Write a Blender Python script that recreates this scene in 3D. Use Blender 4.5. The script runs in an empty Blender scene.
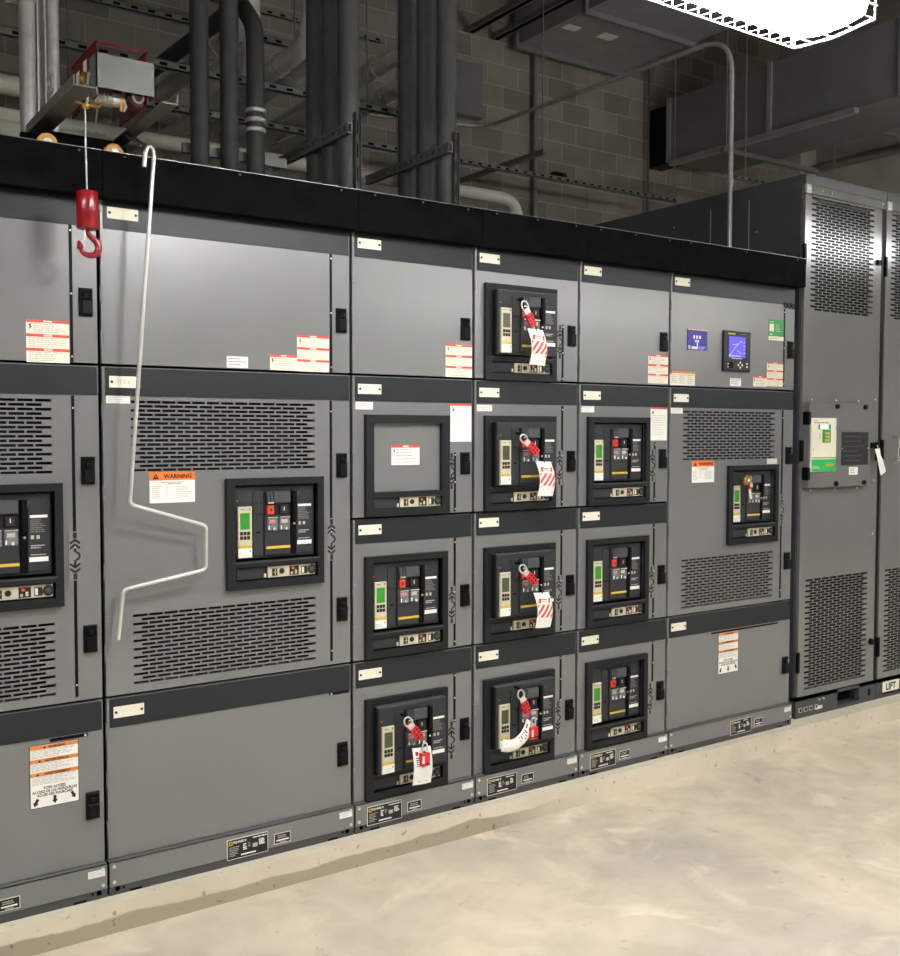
import bpy, math, random
from mathutils import Vector, Matrix
random.seed(7)
sc = bpy.context.scene
COL = sc.collection
PI = math.pi

# ------------------------------------------------------------------ materials
def lin(c):
    return tuple((v/255/12.92) if v/255 <= .04045 else ((v/255+.055)/1.055)**2.4 for v in c)
MATS = {}
def mat(name, rgb, rough=.5, metal=0.0, spec=.5, var=.06, scale=9.0, emit=None, alpha=None, coat=0.0):
    m = bpy.data.materials.new(name); m.use_nodes = True
    nt = m.node_tree; b = nt.nodes['Principled BSDF']
    b.inputs['Roughness'].default_value = rough
    b.inputs['Metallic'].default_value = metal
    b.inputs['Specular IOR Level'].default_value = spec
    b.inputs['Coat Weight'].default_value = coat
    c = lin(rgb)
    tc = nt.nodes.new('ShaderNodeTexCoord'); no = nt.nodes.new('ShaderNodeTexNoise')
    no.inputs['Scale'].default_value = scale; no.inputs['Detail'].default_value = 3
    nt.links.new(tc.outputs['Object'], no.inputs['Vector'])
    r = nt.nodes.new('ShaderNodeValToRGB')
    r.color_ramp.elements[0].position = .3; r.color_ramp.elements[1].position = .7
    r.color_ramp.elements[0].color = (*[max(0, v*(1-var)) for v in c], 1)
    r.color_ramp.elements[1].color = (*[min(1, v*(1+var)) for v in c], 1)
    nt.links.new(no.outputs['Fac'], r.inputs['Fac']); nt.links.new(r.outputs['Color'], b.inputs['Base Color'])
    if emit:
        b.inputs['Emission Color'].default_value = (*lin(emit[0]), 1); b.inputs['Emission Strength'].default_value = emit[1]
    if alpha is not None:
        b.inputs['Alpha'].default_value = alpha
    MATS[name] = m
    return m
mat('gear_paint', (112,113,113), .28, 0, .9, .03, 5)
mat('gear_side', (80,83,86), .38)
mat('band_paint', (36,40,43), .4, 0, .3, .05)
mat('fascia_black', (15,15,16), .6, 0, .02, .4, 14)
mat('plinth', (66,69,70), .5)
mat('interior', (26,26,27), .6, 0, .2)
mat('recess_shade', (7,7,8), .7, 0, .1)  # near-black that stands for shade in gaps, slots and recesses
mat('black', (12,12,13), .45, 0, .15)
mat('bezel', (25,27,29), .45, 0, .3)
mat('breaker_grey', (48,50,53), .45, 0, .3)
mat('breaker_mid', (72,74,77), .45, 0, .3)
mat('breaker_dark', (22,23,25), .4)
mat('beige', (196,190,164), .5)
mat('beige_grey', (168,164,145), .5)
mat('white', (236,234,228), .45)
mat('cream', (232,226,208), .45)
mat('ink', (22,21,20), .6)
mat('ink_grey', (120,116,110), .6)
mat('ink_pale', (182,178,170), .6)
mat('orange', (240,118,42), .45)
mat('orange_dull', (222,134,58), .45)
mat('label_red', (218,78,60), .45)
mat('red', (200,30,36), .35)
mat('red_button', (206,62,48), .4)
mat('hook_red', (138,9,24), .28, 0, .5, .08, 20, coat=.4)
mat('winch_red', (92,10,20), .5, 0, .3)
mat('motor_red', (58,12,16), .5, 0, .3)
mat('clear_sticker', (124,125,124), .3)
mat('lamp_glow_near', (255,253,250), .5, emit=((251,250,248), 1.0))
MATS['lamp_glow_near'].node_tree.nodes['Principled BSDF'].inputs['Emission Strength'].default_value = 52.0
mat('yellow', (206,172,52), .45)
mat('wheel_amber', (222,160,72), .4)
mat('green', (40,150,76), .45)
mat('green_bright', (52,180,92), .45)
mat('blue', (54,54,150), .45)
mat('screen_green', (52,140,42), .35, emit=((70,190,50), .02))
mat('screen_dark', (74,78,56), .3)
mat('screen_blue', (60,50,170), .3, emit=((84,72,214), .5))
mat('screen_pale', (150,140,220), .3, emit=((170,165,240), .5))
mat('screen_white', (235,240,240), .3, emit=((230,240,240), .3))
mat('led', (230,60,40), .4, emit=((240,50,30), .3))
mat('steel', (210,210,206), .3, .55)
mat('galv_lit', (222,222,216), .38, .25, .5, .1, 10)  # lighter galvanised tone: light caught by overhead conduits put into colour
mat('galv', (176,176,172), .4, .45, .5, .15, 25)
mat('conduit', (86,87,84), .55, .3, .4, .12, 12)
mat('conduit_dark', (62,63,61), .6, .3, .4, .12, 12)
mat('bright_rod', (214,214,210), .34, .55)
mat('pale_pipe', (206,203,188), .55, 0, .5, .08, 6)
mat('duct', (118,118,120), .5, .1, .5, .1, 4)
mat('duct_pale', (168,168,170), .45, .5, .5, .08, 4)
mat('unistrut', (124,125,122), .5, .3)
mat('brass', (178,142,72), .35, .8)
mat('plate_grey', (112,114,112), .42, .2)
mat('rail_grey', (104,105,102), .45, .3)
mat('clear', (190,192,194), .15, 0, .5, .02, 5, alpha=.35)
mat('cab_paint', (114,115,113), .17, 0, .7, .03, 5)
mat('cab_paint_shaded', (70,72,74), .35)  # darker cabinet tone: lack of light on the side put into colour
mat('foil', (170,150,140), .3, .7)
mat('reflector', (235,235,235), .5)
mat('lamp_glow', (255,253,250), .5, emit=((251,250,248), 1.0))
MATS['lamp_glow'].node_tree.nodes['Principled BSDF'].inputs['Emission Strength'].default_value = 24.0
mat('added_uplight_glow', (255,253,250), .5, emit=((251,250,248), 1.0))  # glow added on fixture tops to brighten the back wall and ceiling
MATS['added_uplight_glow'].node_tree.nodes['Principled BSDF'].inputs['Emission Strength'].default_value = 64.0
mat('deck', (96,96,98), .6, .2)

def brick_mat(name, c1, c2, mortar, bw, bh, off=(0,0), msize=.012):
    m = bpy.data.materials.new(name); m.use_nodes = True; nt = m.node_tree; b = nt.nodes['Principled BSDF']
    b.inputs['Roughness'].default_value = .85
    tc = nt.nodes.new('ShaderNodeTexCoord'); mp = nt.nodes.new('ShaderNodeMapping')
    nt.links.new(tc.outputs['Object'], mp.inputs['Vector'])
    br = nt.nodes.new('ShaderNodeTexBrick')
    br.inputs['Scale'].default_value = 1; br.inputs['Brick Width'].default_value = bw; br.inputs['Row Height'].default_value = bh
    br.inputs['Mortar Size'].default_value = msize*.5; br.inputs['Mortar Smooth'].default_value = .3
    br.inputs['Color1'].default_value = (*lin(c1),1); br.inputs['Color2'].default_value = (*lin(c2),1); br.inputs['Mortar'].default_value = (*lin(mortar),1)
    br.inputs['Bias'].default_value = -.2
    mp.inputs['Location'].default_value = (off[0], off[1], 0)
    nt.links.new(mp.outputs['Vector'], br.inputs['Vector'])
    no = nt.nodes.new('ShaderNodeTexNoise'); no.inputs['Scale'].default_value = 3; no.inputs['Detail'].default_value = 6
    nt.links.new(tc.outputs['Object'], no.inputs['Vector'])
    mx = nt.nodes.new('ShaderNodeMix'); mx.data_type = 'RGBA'; mx.blend_type = 'MULTIPLY'; mx.inputs[0].default_value = .5
    nt.links.new(br.outputs['Color'], mx.inputs[6]); nt.links.new(no.outputs['Fac'], mx.inputs[7])
    nt.links.new(mx.outputs[2], b.inputs['Base Color'])
    MATS[name] = m
brick_mat('block_wall', (160,153,142), (126,121,113), (180,174,163), .3825, .2107, (.1,.05))
brick_mat('panel_wall', (196,192,183), (190,186,177), (150,147,140), 3.0, .62, (0,.1), .02)

def floor_mat():
    m = bpy.data.materials.new('concrete_floor'); m.use_nodes = True; nt = m.node_tree; b = nt.nodes['Principled BSDF']
    tc = nt.nodes.new('ShaderNodeTexCoord')
    def noise(s, d, dist=0):
        n = nt.nodes.new('ShaderNodeTexNoise'); n.inputs['Scale'].default_value = s; n.inputs['Detail'].default_value = d; n.inputs['Distortion'].default_value = dist
        nt.links.new(tc.outputs['Object'], n.inputs['Vector']); return n
    def ramp(n, p0, c0, p1, c1):
        r = nt.nodes.new('ShaderNodeValToRGB'); e = r.color_ramp.elements
        e[0].position = p0; e[1].position = p1; e[0].color = (*c0,1); e[1].color = (*c1,1)
        nt.links.new(n.outputs['Fac'], r.inputs['Fac']); return r
    base = ramp(noise(1.1, 7, .8), .36, lin((186,178,163)), .62, lin((212,199,175)))
    blot = ramp(noise(2.6, 5, 1.2), .58, (0,0,0), .72, (1,1,1))
    mx = nt.nodes.new('ShaderNodeMix'); mx.data_type = 'RGBA'
    nt.links.new(blot.outputs['Color'], mx.inputs[0]); nt.links.new(base.outputs['Color'], mx.inputs[6]); mx.inputs[7].default_value = (*lin((226,214,192)),1)
    spk = ramp(noise(9, 5, 1.5), .26, lin((160,154,142)), .34, (1,1,1))
    m2 = nt.nodes.new('ShaderNodeMix'); m2.data_type = 'RGBA'; m2.blend_type = 'MULTIPLY'; m2.inputs[0].default_value = .4
    nt.links.new(mx.outputs[2], m2.inputs[6]); nt.links.new(spk.outputs['Color'], m2.inputs[7])
    fine = ramp(noise(6.5, 9, .6), .34, lin((206,202,194)), .62, (1,1,1))
    m3 = nt.nodes.new('ShaderNodeMix'); m3.data_type = 'RGBA'; m3.blend_type = 'MULTIPLY'; m3.inputs[0].default_value = .38
    nt.links.new(m2.outputs[2], m3.inputs[6]); nt.links.new(fine.outputs['Color'], m3.inputs[7])
    dk = ramp(noise(2.2, 6, 2.0), .66, (1,1,1), .74, lin((196,190,178)))
    m4 = nt.nodes.new('ShaderNodeMix'); m4.data_type = 'RGBA'; m4.blend_type = 'MULTIPLY'; m4.inputs[0].default_value = .45
    nt.links.new(m3.outputs[2], m4.inputs[6]); nt.links.new(dk.outputs['Color'], m4.inputs[7])
    nt.links.new(m4.outputs[2], b.inputs['Base Color'])
    rr = nt.nodes.new('ShaderNodeMapRange'); rr.inputs['To Min'].default_value = .42; rr.inputs['To Max'].default_value = .75
    nt.links.new(noise(2, 4).outputs['Fac'], rr.inputs['Value']); nt.links.new(rr.outputs['Result'], b.inputs['Roughness'])
    bp = nt.nodes.new('ShaderNodeBump'); bp.inputs['Strength'].default_value = .12; bp.inputs['Distance'].default_value = .01
    nt.links.new(noise(14, 6).outputs['Fac'], bp.inputs['Height']); nt.links.new(bp.outputs['Normal'], b.inputs['Normal'])
    MATS['concrete_floor'] = m
    # the pad: same concrete with a damp ragged stain along the lower half of its face on the left
    m = bpy.data.materials.new('pad_concrete'); m.use_nodes = True; nt = m.node_tree; b = nt.nodes['Principled BSDF']; b.inputs['Roughness'].default_value = .75
    tc = nt.nodes.new('ShaderNodeTexCoord'); sp = nt.nodes.new('ShaderNodeSeparateXYZ'); nt.links.new(tc.outputs['Object'], sp.inputs[0])
    base = ramp(noise(2.2, 6, .5), .35, lin((196,186,166)), .65, lin((214,204,184)))
    n2 = noise(3.0, 5, .3)
    def math_(op, a, bb):
        n = nt.nodes.new('ShaderNodeMath'); n.operation = op
        for i, v in enumerate((a, bb)):
            if isinstance(v, (int, float)): n.inputs[i].default_value = v
            else: nt.links.new(v, n.inputs[i])
        return n.outputs[0]
    edge = math_('ADD', math_('MULTIPLY', n2.outputs['Fac'], .07), .018)
    low = math_('MULTIPLY', math_('SUBTRACT', edge, sp.outputs['Z']), 160)
    left = math_('MULTIPLY', math_('SUBTRACT', 1.05, sp.outputs['X']), 2.5)
    cl = nt.nodes.new('ShaderNodeClamp'); nt.links.new(low, cl.inputs[0]); c2 = nt.nodes.new('ShaderNodeClamp'); nt.links.new(left, c2.inputs[0])
    f = math_('MULTIPLY', math_('MULTIPLY', cl.outputs[0], c2.outputs[0]), .85)
    mx = nt.nodes.new('ShaderNodeMix'); mx.data_type = 'RGBA'; nt.links.new(f, mx.inputs[0]); nt.links.new(base.outputs['Color'], mx.inputs[6]); mx.inputs[7].default_value = (*lin((150,140,118)),1)
    spk = ramp(noise(30, 4), .3, lin((140,130,112)), .36, (1,1,1))
    m2 = nt.nodes.new('ShaderNodeMix'); m2.data_type = 'RGBA'; m2.blend_type = 'MULTIPLY'; m2.inputs[0].default_value = .6
    nt.links.new(mx.outputs[2], m2.inputs[6]); nt.links.new(spk.outputs['Color'], m2.inputs[7]); nt.links.new(m2.outputs[2], b.inputs['Base Color'])
    MATS['pad_concrete'] = m
floor_mat()

# ------------------------------------------------------------------ mesh builder
_TXT = {}
def text_mesh(s, bold):
    k = (s, bold)
    if k not in _TXT:
        cu = bpy.data.curves.new('t', 'FONT'); cu.body = s; cu.resolution_u = 2; cu.size = 1; cu.offset = .034 if bold else .006
        ob = bpy.data.objects.new('t', cu); COL.objects.link(ob)
        dg = bpy.context.evaluated_depsgraph_get(); ev = ob.evaluated_get(dg); me = ev.to_mesh()
        vs = [(v.co.x, v.co.y) for v in me.vertices]; fs = [tuple(p.vertices) for p in me.polygons]
        ev.to_mesh_clear(); bpy.data.objects.remove(ob); bpy.data.curves.remove(cu)
        _TXT[k] = (vs, fs)
    return _TXT[k]

class MB:
    def __init__(s): s.v = []; s.f = []; s.m = []; s.sm = []
    def add(s, vs, fs, m, smooth=False):
        o = len(s.v); s.v += [tuple(v) for v in vs]
        for f in fs: s.f.append([o+i for i in f]); s.m.append(m); s.sm.append(smooth)
        return s
    def box(s, x0, x1, y0, y1, z0, z1, m):
        if x0 > x1: x0, x1 = x1, x0
        if y0 > y1: y0, y1 = y1, y0
        if z0 > z1: z0, z1 = z1, z0
        vs = [(x0,y0,z0),(x1,y0,z0),(x1,y1,z0),(x0,y1,z0),(x0,y0,z1),(x1,y0,z1),(x1,y1,z1),(x0,y1,z1)]
        return s.add(vs, [(0,3,2,1),(4,5,6,7),(0,1,5,4),(1,2,6,5),(2,3,7,6),(3,0,4,7)], m)
    def cbox(s, x0, x1, y0, y1, z0, z1, m, c=.004):
        # box whose front (-Y) edges are chamfered
        a = [(x0,y1,z0),(x1,y1,z0),(x1,y1,z1),(x0,y1,z1)]
        b = [(x0,y0+c,z0),(x1,y0+c,z0),(x1,y0+c,z1),(x0,y0+c,z1)]
        d = [(x0+c,y0,z0+c),(x1-c,y0,z0+c),(x1-c,y0,z1-c),(x0+c,y0,z1-c)]
        fs = [(3,2,1,0),(8,9,10,11)]
        for i in range(4):
            j = (i+1) % 4; fs.append((i,j,4+j,4+i)); fs.append((4+i,4+j,8+j,8+i))
        return s.add(a+b+d, fs, m)
    def plate(s, pts, y0, y1, m):
        # polygon in XZ extruded from y0 (front) to y1 (back)
        n = len(pts); area = sum(pts[i][0]*pts[(i+1)%n][1]-pts[(i+1)%n][0]*pts[i][1] for i in range(n))
        if area < 0: pts = pts[::-1]
        vs = [(x,y0,z) for x,z in pts]+[(x,y1,z) for x,z in pts]
        fs = [tuple(range(n)), tuple(range(2*n-1, n-1, -1))]+[(i, n+i, n+(i+1)%n, (i+1)%n) for i in range(n)]
        return s.add(vs, fs, m)
    def tube(s, pts, r, m, n=12, caps=True, closed=False):
        P = [Vector(p) for p in pts]; N = len(P); rs = r if isinstance(r, (list, tuple)) else [r]*N
        T = []
        for i in range(N):
            if closed: d = P[(i+1)%N]-P[i-1]
            else: d = P[min(i+1,N-1)]-P[max(i-1,0)]
            T.append(d.normalized())
        u = T[0].orthogonal().normalized(); vs = []
        for i in range(N):
            u = (u - T[i]*u.dot(T[i]))
            u = u.normalized() if u.length > 1e-6 else T[i].orthogonal().normalized()
            w = T[i].cross(u)
            for k in range(n):
                a = 2*PI*k/n; vs.append(P[i]+(u*math.cos(a)+w*math.sin(a))*rs[i])
        fs = []
        for i in range(N if closed else N-1):
            j = (i+1) % N
            for k in range(n): fs.append((i*n+k, i*n+(k+1)%n, j*n+(k+1)%n, j*n+k))
        s.add(vs, fs, m, True)
        if caps and not closed:
            s.add(vs[:n], [tuple(range(n-1,-1,-1))], m); s.add(vs[-n:], [tuple(range(n))], m)
        return s
    def cyl(s, p0, p1, r, m, n=16): return s.tube([p0, p1], r, m, n)
    def lathe(s, prof, c, m, n=24, axis='Z'):
        vs = []; N = len(prof)
        for r, h in prof:
            for k in range(n):
                a = 2*PI*k/n; p, q = r*math.cos(a), r*math.sin(a)
                vs.append({'Z': (c[0]+p, c[1]+q, c[2]+h), 'Y': (c[0]+p, c[1]+h, c[2]-q), 'X': (c[0]+h, c[1]+p, c[2]+q)}[axis])
        fs = [(i*n+k, i*n+(k+1)%n, (i+1)*n+(k+1)%n, (i+1)*n+k) for i in range(N-1) for k in range(n)]
        s.add(vs, fs, m, True)
        s.add(vs[:n], [tuple(range(n-1,-1,-1))], m); s.add(vs[-n:], [tuple(range(n))], m)
        return s
    def text(s, t, cx, cz, h, y, m, maxw=None, bold=False, align='C'):
        vs, fs = text_mesh(t, bold)
        if not vs: return s
        x0 = min(v[0] for v in vs); x1 = max(v[0] for v in vs); z0 = min(v[1] for v in vs); z1 = max(v[1] for v in vs)
        k = h/.73; kx = k
        if maxw and (x1-x0)*kx > maxw: kx = maxw/(x1-x0)
        ox = cx-(x0+x1)/2*kx if align == 'C' else cx-x0*kx
        return s.add([(ox+x*kx, y, cz-h/2+(z)*k) for x, z in vs], fs, m)
    def lines(s, x0, x1, z1, z0, n, y, m, fill=.55, seed=1):
        # rows of print too small to read: short dashes of different lengths
        rn = random.Random(seed); p = (z1-z0)/n
        for i in range(n):
            zt = z1-p*i; x = x0; end = x0+(x1-x0)*rn.uniform(.6, 1)
            while x < end-.002:
                w = rn.uniform(.05, .2)*(x1-x0); w = min(w, end-x)
                zz = zt-p*.2
                s.add([(x,y,zz-p*fill),(x+w,y,zz-p*fill),(x+w,y,zz),(x,y,zz)], [(0,1,2,3)], m)
                x += w+(x1-x0)*.025
        return s
    def quad(s, x0, x1, z0, z1, y, m): return s.add([(x0,y,z0),(x1,y,z0),(x1,y,z1),(x0,y,z1)], [(0,1,2,3)], m)
    def tri_warn(s, cx, cz, h, y):
        s.add([(cx-h*.56,y,cz-h/2),(cx+h*.56,y,cz-h/2),(cx,y,cz+h/2)], [(0,1,2)], 'ink')
        return s.quad(cx-h*.05, cx+h*.05, cz-h*.22, cz+h*.2, y-.0003, 'orange')
    def arrow(s, cx, cz, L, ang, y, m='ink', w=.3):
        pts = [(-w*.5,.5),(w*.5,.5),(w*.5,-.02),(w,-.02),(0,-.5),(-w,-.02),(-w*.5,-.02)]
        c, sn = math.cos(ang), math.sin(ang)
        return s.add([(cx+L*(px*c-pz*sn), y, cz+L*(px*sn+pz*c)) for px, pz in pts], [tuple(range(6,-1,-1))], m)
    def mesh(s, name):
        me = bpy.data.meshes.new(name); me.from_pydata(s.v, [], s.f)
        names = list(dict.fromkeys(s.m)); ix = {n: i for i, n in enumerate(names)}
        for n in names: me.materials.append(MATS[n])
        for p, m, sm in zip(me.polygons, s.m, s.sm): p.material_index = ix[m]; p.use_smooth = sm
        me.update(); return me
def child(name, mb, parent=None, loc=(0,0,0), label=None):
    me = mb if isinstance(mb, bpy.types.Mesh) else mb.mesh(name)
    o = bpy.data.objects.new(name, me); COL.objects.link(o); o.location = loc
    if parent is not None: o.parent = parent
    if label: o['label'] = label
    return o
def tag(o, label, cat, group=None):
    o['label'] = label; o['category'] = cat
    if group: o['group'] = group
    return o
def thing(name, loc, label, cat, group=None):
    o = bpy.data.objects.new(name, None); o.empty_display_size = .1; COL.objects.link(o); o.location = loc
    return tag(o, label, cat, group)
def struct(name, mb, loc=(0,0,0)):
    o = child(name, mb, None, loc); o['kind'] = 'structure'; return o
def fillet(pts, r, n=8):
    P = [Vector(p) for p in pts]; out = [P[0]]
    for i in range(1, len(P)-1):
        a = (P[i-1]-P[i]); b = (P[i+1]-P[i]); ang = a.angle(b)
        d = min(r/math.tan(ang/2), a.length*.48, b.length*.48); a.normalize(); b.normalize()
        p0 = P[i]+a*d; p1 = P[i]+b*d
        for k in range(n+1):
            t = k/n; out.append((p0*(1-t)+P[i]*t)*(1-t)+(P[i]*(1-t)+p1*t)*t)
    return out+[P[-1]]

# ------------------------------------------------------------------ the room
struct('floor', MB().box(-7,13,-9.5,4.8,-.15,0,'concrete_floor'))
pad = struct('trim_1', MB().box(-5,6.5,-.072,2.6,0,.1,'pad_concrete'))
pad['label'] = 'raised concrete equipment pad under the switchgear'
# block wall built in its own XY plane and stood up, so its courses follow its object coordinates
def wall(name, w, h, m, loc, rotz):
    o = struct(name, MB().box(0,w,0,h,-.2,0,m), loc); o.rotation_euler = (PI/2, 0, rotz); return o
wall('wall_back', 16, 6.8, 'block_wall', (-7,4.8,0), 0)
wall('wall_right', 3.8, 6.8, 'panel_wall', (8.92,4.8,0), -PI/2)
wall('wall_alcove', 4.1, 6.8, 'panel_wall', (8.92,1.0,0), 0)
wall('wall_end', 10.5, 6.8, 'panel_wall', (13,1.0,0), -PI/2)
wall('wall_left', 14.3, 6.8, 'panel_wall', (-7,-9.5,0), PI/2)
wall('wall_front', 20, 6.8, 'panel_wall', (13,-9.5,0), PI)
cb = MB().box(-7,13,-9.5,4.8,6.6,6.75,'deck')
for i in range(60): cb.box(-7,13,-9.4+i*.24,-9.3+i*.24,6.55,6.6,'deck')
struct('ceiling', cb)
pc = MB().box(8.62,8.92,4.5,4.8,0,6.6,'panel_wall')
struct('trim_2', pc)

# ------------------------------------------------------------------ reusable meshes
def handle_mesh():
    b = MB(); w, h = .021, .044
    b.cbox(-w, w, -.010, 0, -h, h, 'black', .004)
    b.cbox(-w+.003, w-.003, -.020, -.009, -h+.003, .008, 'black', .005)
    b.box(-w+.006, w-.006, -.0105, -.009, .014, h-.007, 'recess_shade')
    b.cbox(-.010, .010, -.016, -.009, .010, .028, 'black', .003)
    return b.mesh('door_handle')
HANDLE = handle_mesh()
HINGE = MB().cyl((0,-.004,-.026),(0,-.004,.026),.005,'gear_paint',10).box(0,.012,-.0015,.0005,-.022,.022,'gear_paint').mesh('hinge')
def nameplate_mesh(t=None):
    b = MB().box(-.05,.05,-.0045,-.003,-.0185,.0185,'cream')
    for s in (-1,1): b.lathe([(.0045,-.0065),(.0045,-.004)], (s*.042,0,0), 'ink', 10, 'Y')
    if t: b.text(t, 0, 0, .012, -.0047, 'ink_pale', .05)
    return b.mesh('name_plate')
NAMEPLATE = nameplate_mesh(); NAMEPLATE_TIE = nameplate_mesh('TIE B')

def rating_plate(big, seed):
    b = MB()
    if big:
        w, h = .077, .036; b.box(-w,w,-.0012,0,-h,h,'cream'); b.quad(-w+.002,w-.002,-h+.002,h-.002,-.0015,'ink')
        b.quad(-w+.006,-w+.020,h-.021,h-.007,-.0018,'yellow'); b.quad(-w+.010,-w+.016,h-.017,h-.011,-.0020,'ink')
        b.text('SQUARE D', -.030, h-.012, .008, -.0018, 'white', .05, True); b.lines(.018,.072,h-.006,h-.013,1,-.0018,'white',.6,seed)
        b.lines(-w+.008,-.032,h-.026,-h+.010,6,-.0018,'ink_pale',.4,seed); b.lines(-.018,-.002,h-.022,-h+.026,4,-.0018,'white',.75,seed+1)
        b.lines(.042,.066,h-.018,h-.040,4,-.0018,'white',.75,seed+2); b.quad(-.026,.03,-h+.009,-h+.014,-.0018,'white'); b.quad(.018,.036,-.008,.006,-.0018,'ink_pale')
        b.lines(0,.014,h-.022,-.004,3,-.0018,'ink_pale',.4,seed+3)
    else:
        w, h = .032, .019; b.box(-w,w,-.0012,0,-h,h,'cream'); b.quad(-w+.002,w-.002,-h+.002,h-.002,-.0015,'ink')
        b.quad(-.024,.024,-.009,-.004,-.0018,'white'); b.lines(-.02,.02,.012,-.001,2,-.0018,'ink_pale',.5,seed); b.quad(-.012,.012,-.015,-.012,-.0018,'ink_pale')
    return b

# ------------------------------------------------------------------ stickers (each in its own local frame, centred)
def danger_label(w, h, n, seed, head='label_red', body='cream'):
    b = MB().box(-w/2,w/2,-.0008,0,-h/2,h/2,body); p = h/n
    for i in range(n):
        zt = h/2-p*i; hb = min(.010, p*.2)
        b.quad(-w/2,w/2,zt-hb,zt,-.0011,head)
        b.quad(-w*.10,w*.10,zt-hb*.75,zt-hb*.25,-.0014,body)
        b.lines(-w/2+w*(.16 if i == 0 else .05), w/2-w*.04, zt-hb*1.2, zt-p*.95, 5, -.0011, 'ink_pale', .35, seed+i)
        if i == 0:
            cx, cz = -w/2+w*.09, zt-hb-.012
            b.add([(cx-.004,-.0011,cz+.006),(cx+.003,-.0011,cz+.008),(cx+.001,-.0011,cz+.001),(cx+.006,-.0011,cz),(cx-.003,-.0011,cz-.010),(cx-.001,-.0011,cz-.002)],[(0,5,4,3,2,1)],'ink')
    return b
def columns_label(w, h, seed):
    b = MB().box(-w/2,w/2,-.0008,0,-h/2,h/2,'cream'); b.quad(-w/2,w/2,h/2-.010,h/2,-.0011,'orange_dull')
    for i in range(3): b.lines(-w/2+w*(i/3+.03), -w/2+w*(i/3+.30), h/2-.014, -h/2+.006, 5, -.0011, 'ink_pale', .4, seed+i)
    return b
def tall_label(w, h, seed):
    b = MB().box(-w/2,w/2,-.0008,0,-h/2,h/2,'white'); b.quad(-w/2,w/2,h/2-.008,h/2,-.0011,'label_red')
    b.quad(-w/2+.01,-w/2+.02,h/2-.03,h/2-.018,-.0011,'ink_grey'); b.lines(-w/2+.01,w/2-.01,h/2-.035,-h/2+.02,9,-.0011,'ink_pale',.18,seed)
    return b
def plain_sticker(w, h, seed, dark=False):
    b = MB().box(-w/2,w/2,-.0008,0,-h/2,h/2,'white')
    b.lines(-w*.42,w*.42,h*.38,-h*.38,3,-.0011,'ink_grey' if dark else 'ink_pale',.3,seed)
    return b
def warning_label(w=.155, h=.103, seed=5):
    b = MB().box(-w/2,w/2,-.0008,0,-h/2,h/2,'white'); hb = h*.27
    b.quad(-w/2,w/2,h/2-hb,h/2,-.0011,'orange'); b.tri_warn(-w/2+.021, h/2-hb/2, hb*.72, -.0014)
    b.text('WARNING', .018, h/2-hb/2, hb*.52, -.0014, 'ink', .108, True)
    b.quad(-w*.25,w*.25,h/2-hb-.008,h/2-hb-.006,-.0011,'label_red'); b.quad(-w*.1,w*.18,h/2-hb-.013,h/2-hb-.011,-.0011,'ink_grey')
    b.lines(-w/2+.006,-w*.2,h*.06,-h*.4,7,-.0011,'ink_pale',.3,seed); b.lines(-w*.16,-w*.06,h*.1,-h*.32,6,-.0011,'ink_pale',.3,seed+1); b.lines(.01,w/2-.008,h*.04,-h*.36,7,-.0011,'ink_pale',.35,seed+2)
    return b
def pinch_label(w=.148, h=.204):
    b = MB().box(-w/2,w/2,-.0008,0,-h/2,h/2,'ink'); b.quad(-w/2+.002,w/2-.002,-h/2+.002,h/2-.002,-.0010,'white')
    z = h/2-.003
    for i, (t, fw) in enumerate((('WARNING',.055), ('ADVERTENCIA',.085), ('AVERTISSEMENT',.098))):
        b.quad(-w/2+.002,w/2-.002,z-.012,z,-.0013,'orange_dull'); b.text(t, .008, z-.006, .008, -.0016, 'ink', fw, True)
        cx = .008-fw/2-.010; b.add([(cx-.005,-.0016,z-.010),(cx+.005,-.0016,z-.010),(cx,-.0016,z-.002)],[(0,1,2)],'ink')
        b.lines(-w/2+.006,w/2-.008,z-.013,z-.040,6,-.0013,'ink_pale',.4,20+i); z -= .0425
    for i, t in enumerate(('FORK ACCESS','ACCESO DE LAS HORQUILLAS','ACCÈS DES FOURCHES')):
        b.text(t, .0, z-.008-.011*i, .0085, -.0013, 'ink', (.066,.136,.108)[i], True)
    za = -h/2+.020
    b.arrow(-w*.38, za-.002, .026, -.45, -.0013, 'ink', .36); b.arrow(0, za, .026, 0, -.0013, 'ink', .36); b.arrow(w*.38, za+.004, .024, .45, -.0013, 'ink', .36)
    return b
def racking_label(w, h, back):
    # up arrow, C-shaped hook and down arrow that show the hinge-pin travel
    b = MB().box(-w/2,w/2,-.0008,0,-h/2,h/2,back); y = -.0012
    for sgn in (1,-1):
        for k, zc in enumerate((.20,.30)):
            z = sgn*h*zc; d = sgn*h*.07
            b.add([(-w*.42,y,z-d),(0,y,z),(w*.42,y,z-d),(w*.42,y,z-d+sgn*h*.055),(0,y,z+sgn*h*.06),(-w*.42,y,z-d+sgn*h*.055)],[(0,1,4,5) if sgn>0 else (5,4,1,0),(1,2,3,4) if sgn>0 else (4,3,2,1)],'ink')
        b.quad(-w*.10,w*.10,min(sgn*h*.08,sgn*h*.24),max(sgn*h*.08,sgn*h*.24),y,'ink'); b.quad(-w*.16,w*.16,min(sgn*h*.36,sgn*h*.48),max(sgn*h*.36,sgn*h*.48),y,'ink')
    n = 8; R, r = h*.10, h*.055
    vs = [(w*.05+q*math.cos(a),y,q*math.sin(a)) for q in (R,r) for a in [(-PI/2+PI*k/n) for k in range(n+1)]]
    b.add(vs, [(k,k+1,n+2+k,n+1+k) for k in range(n)], 'ink')
    return b

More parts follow.
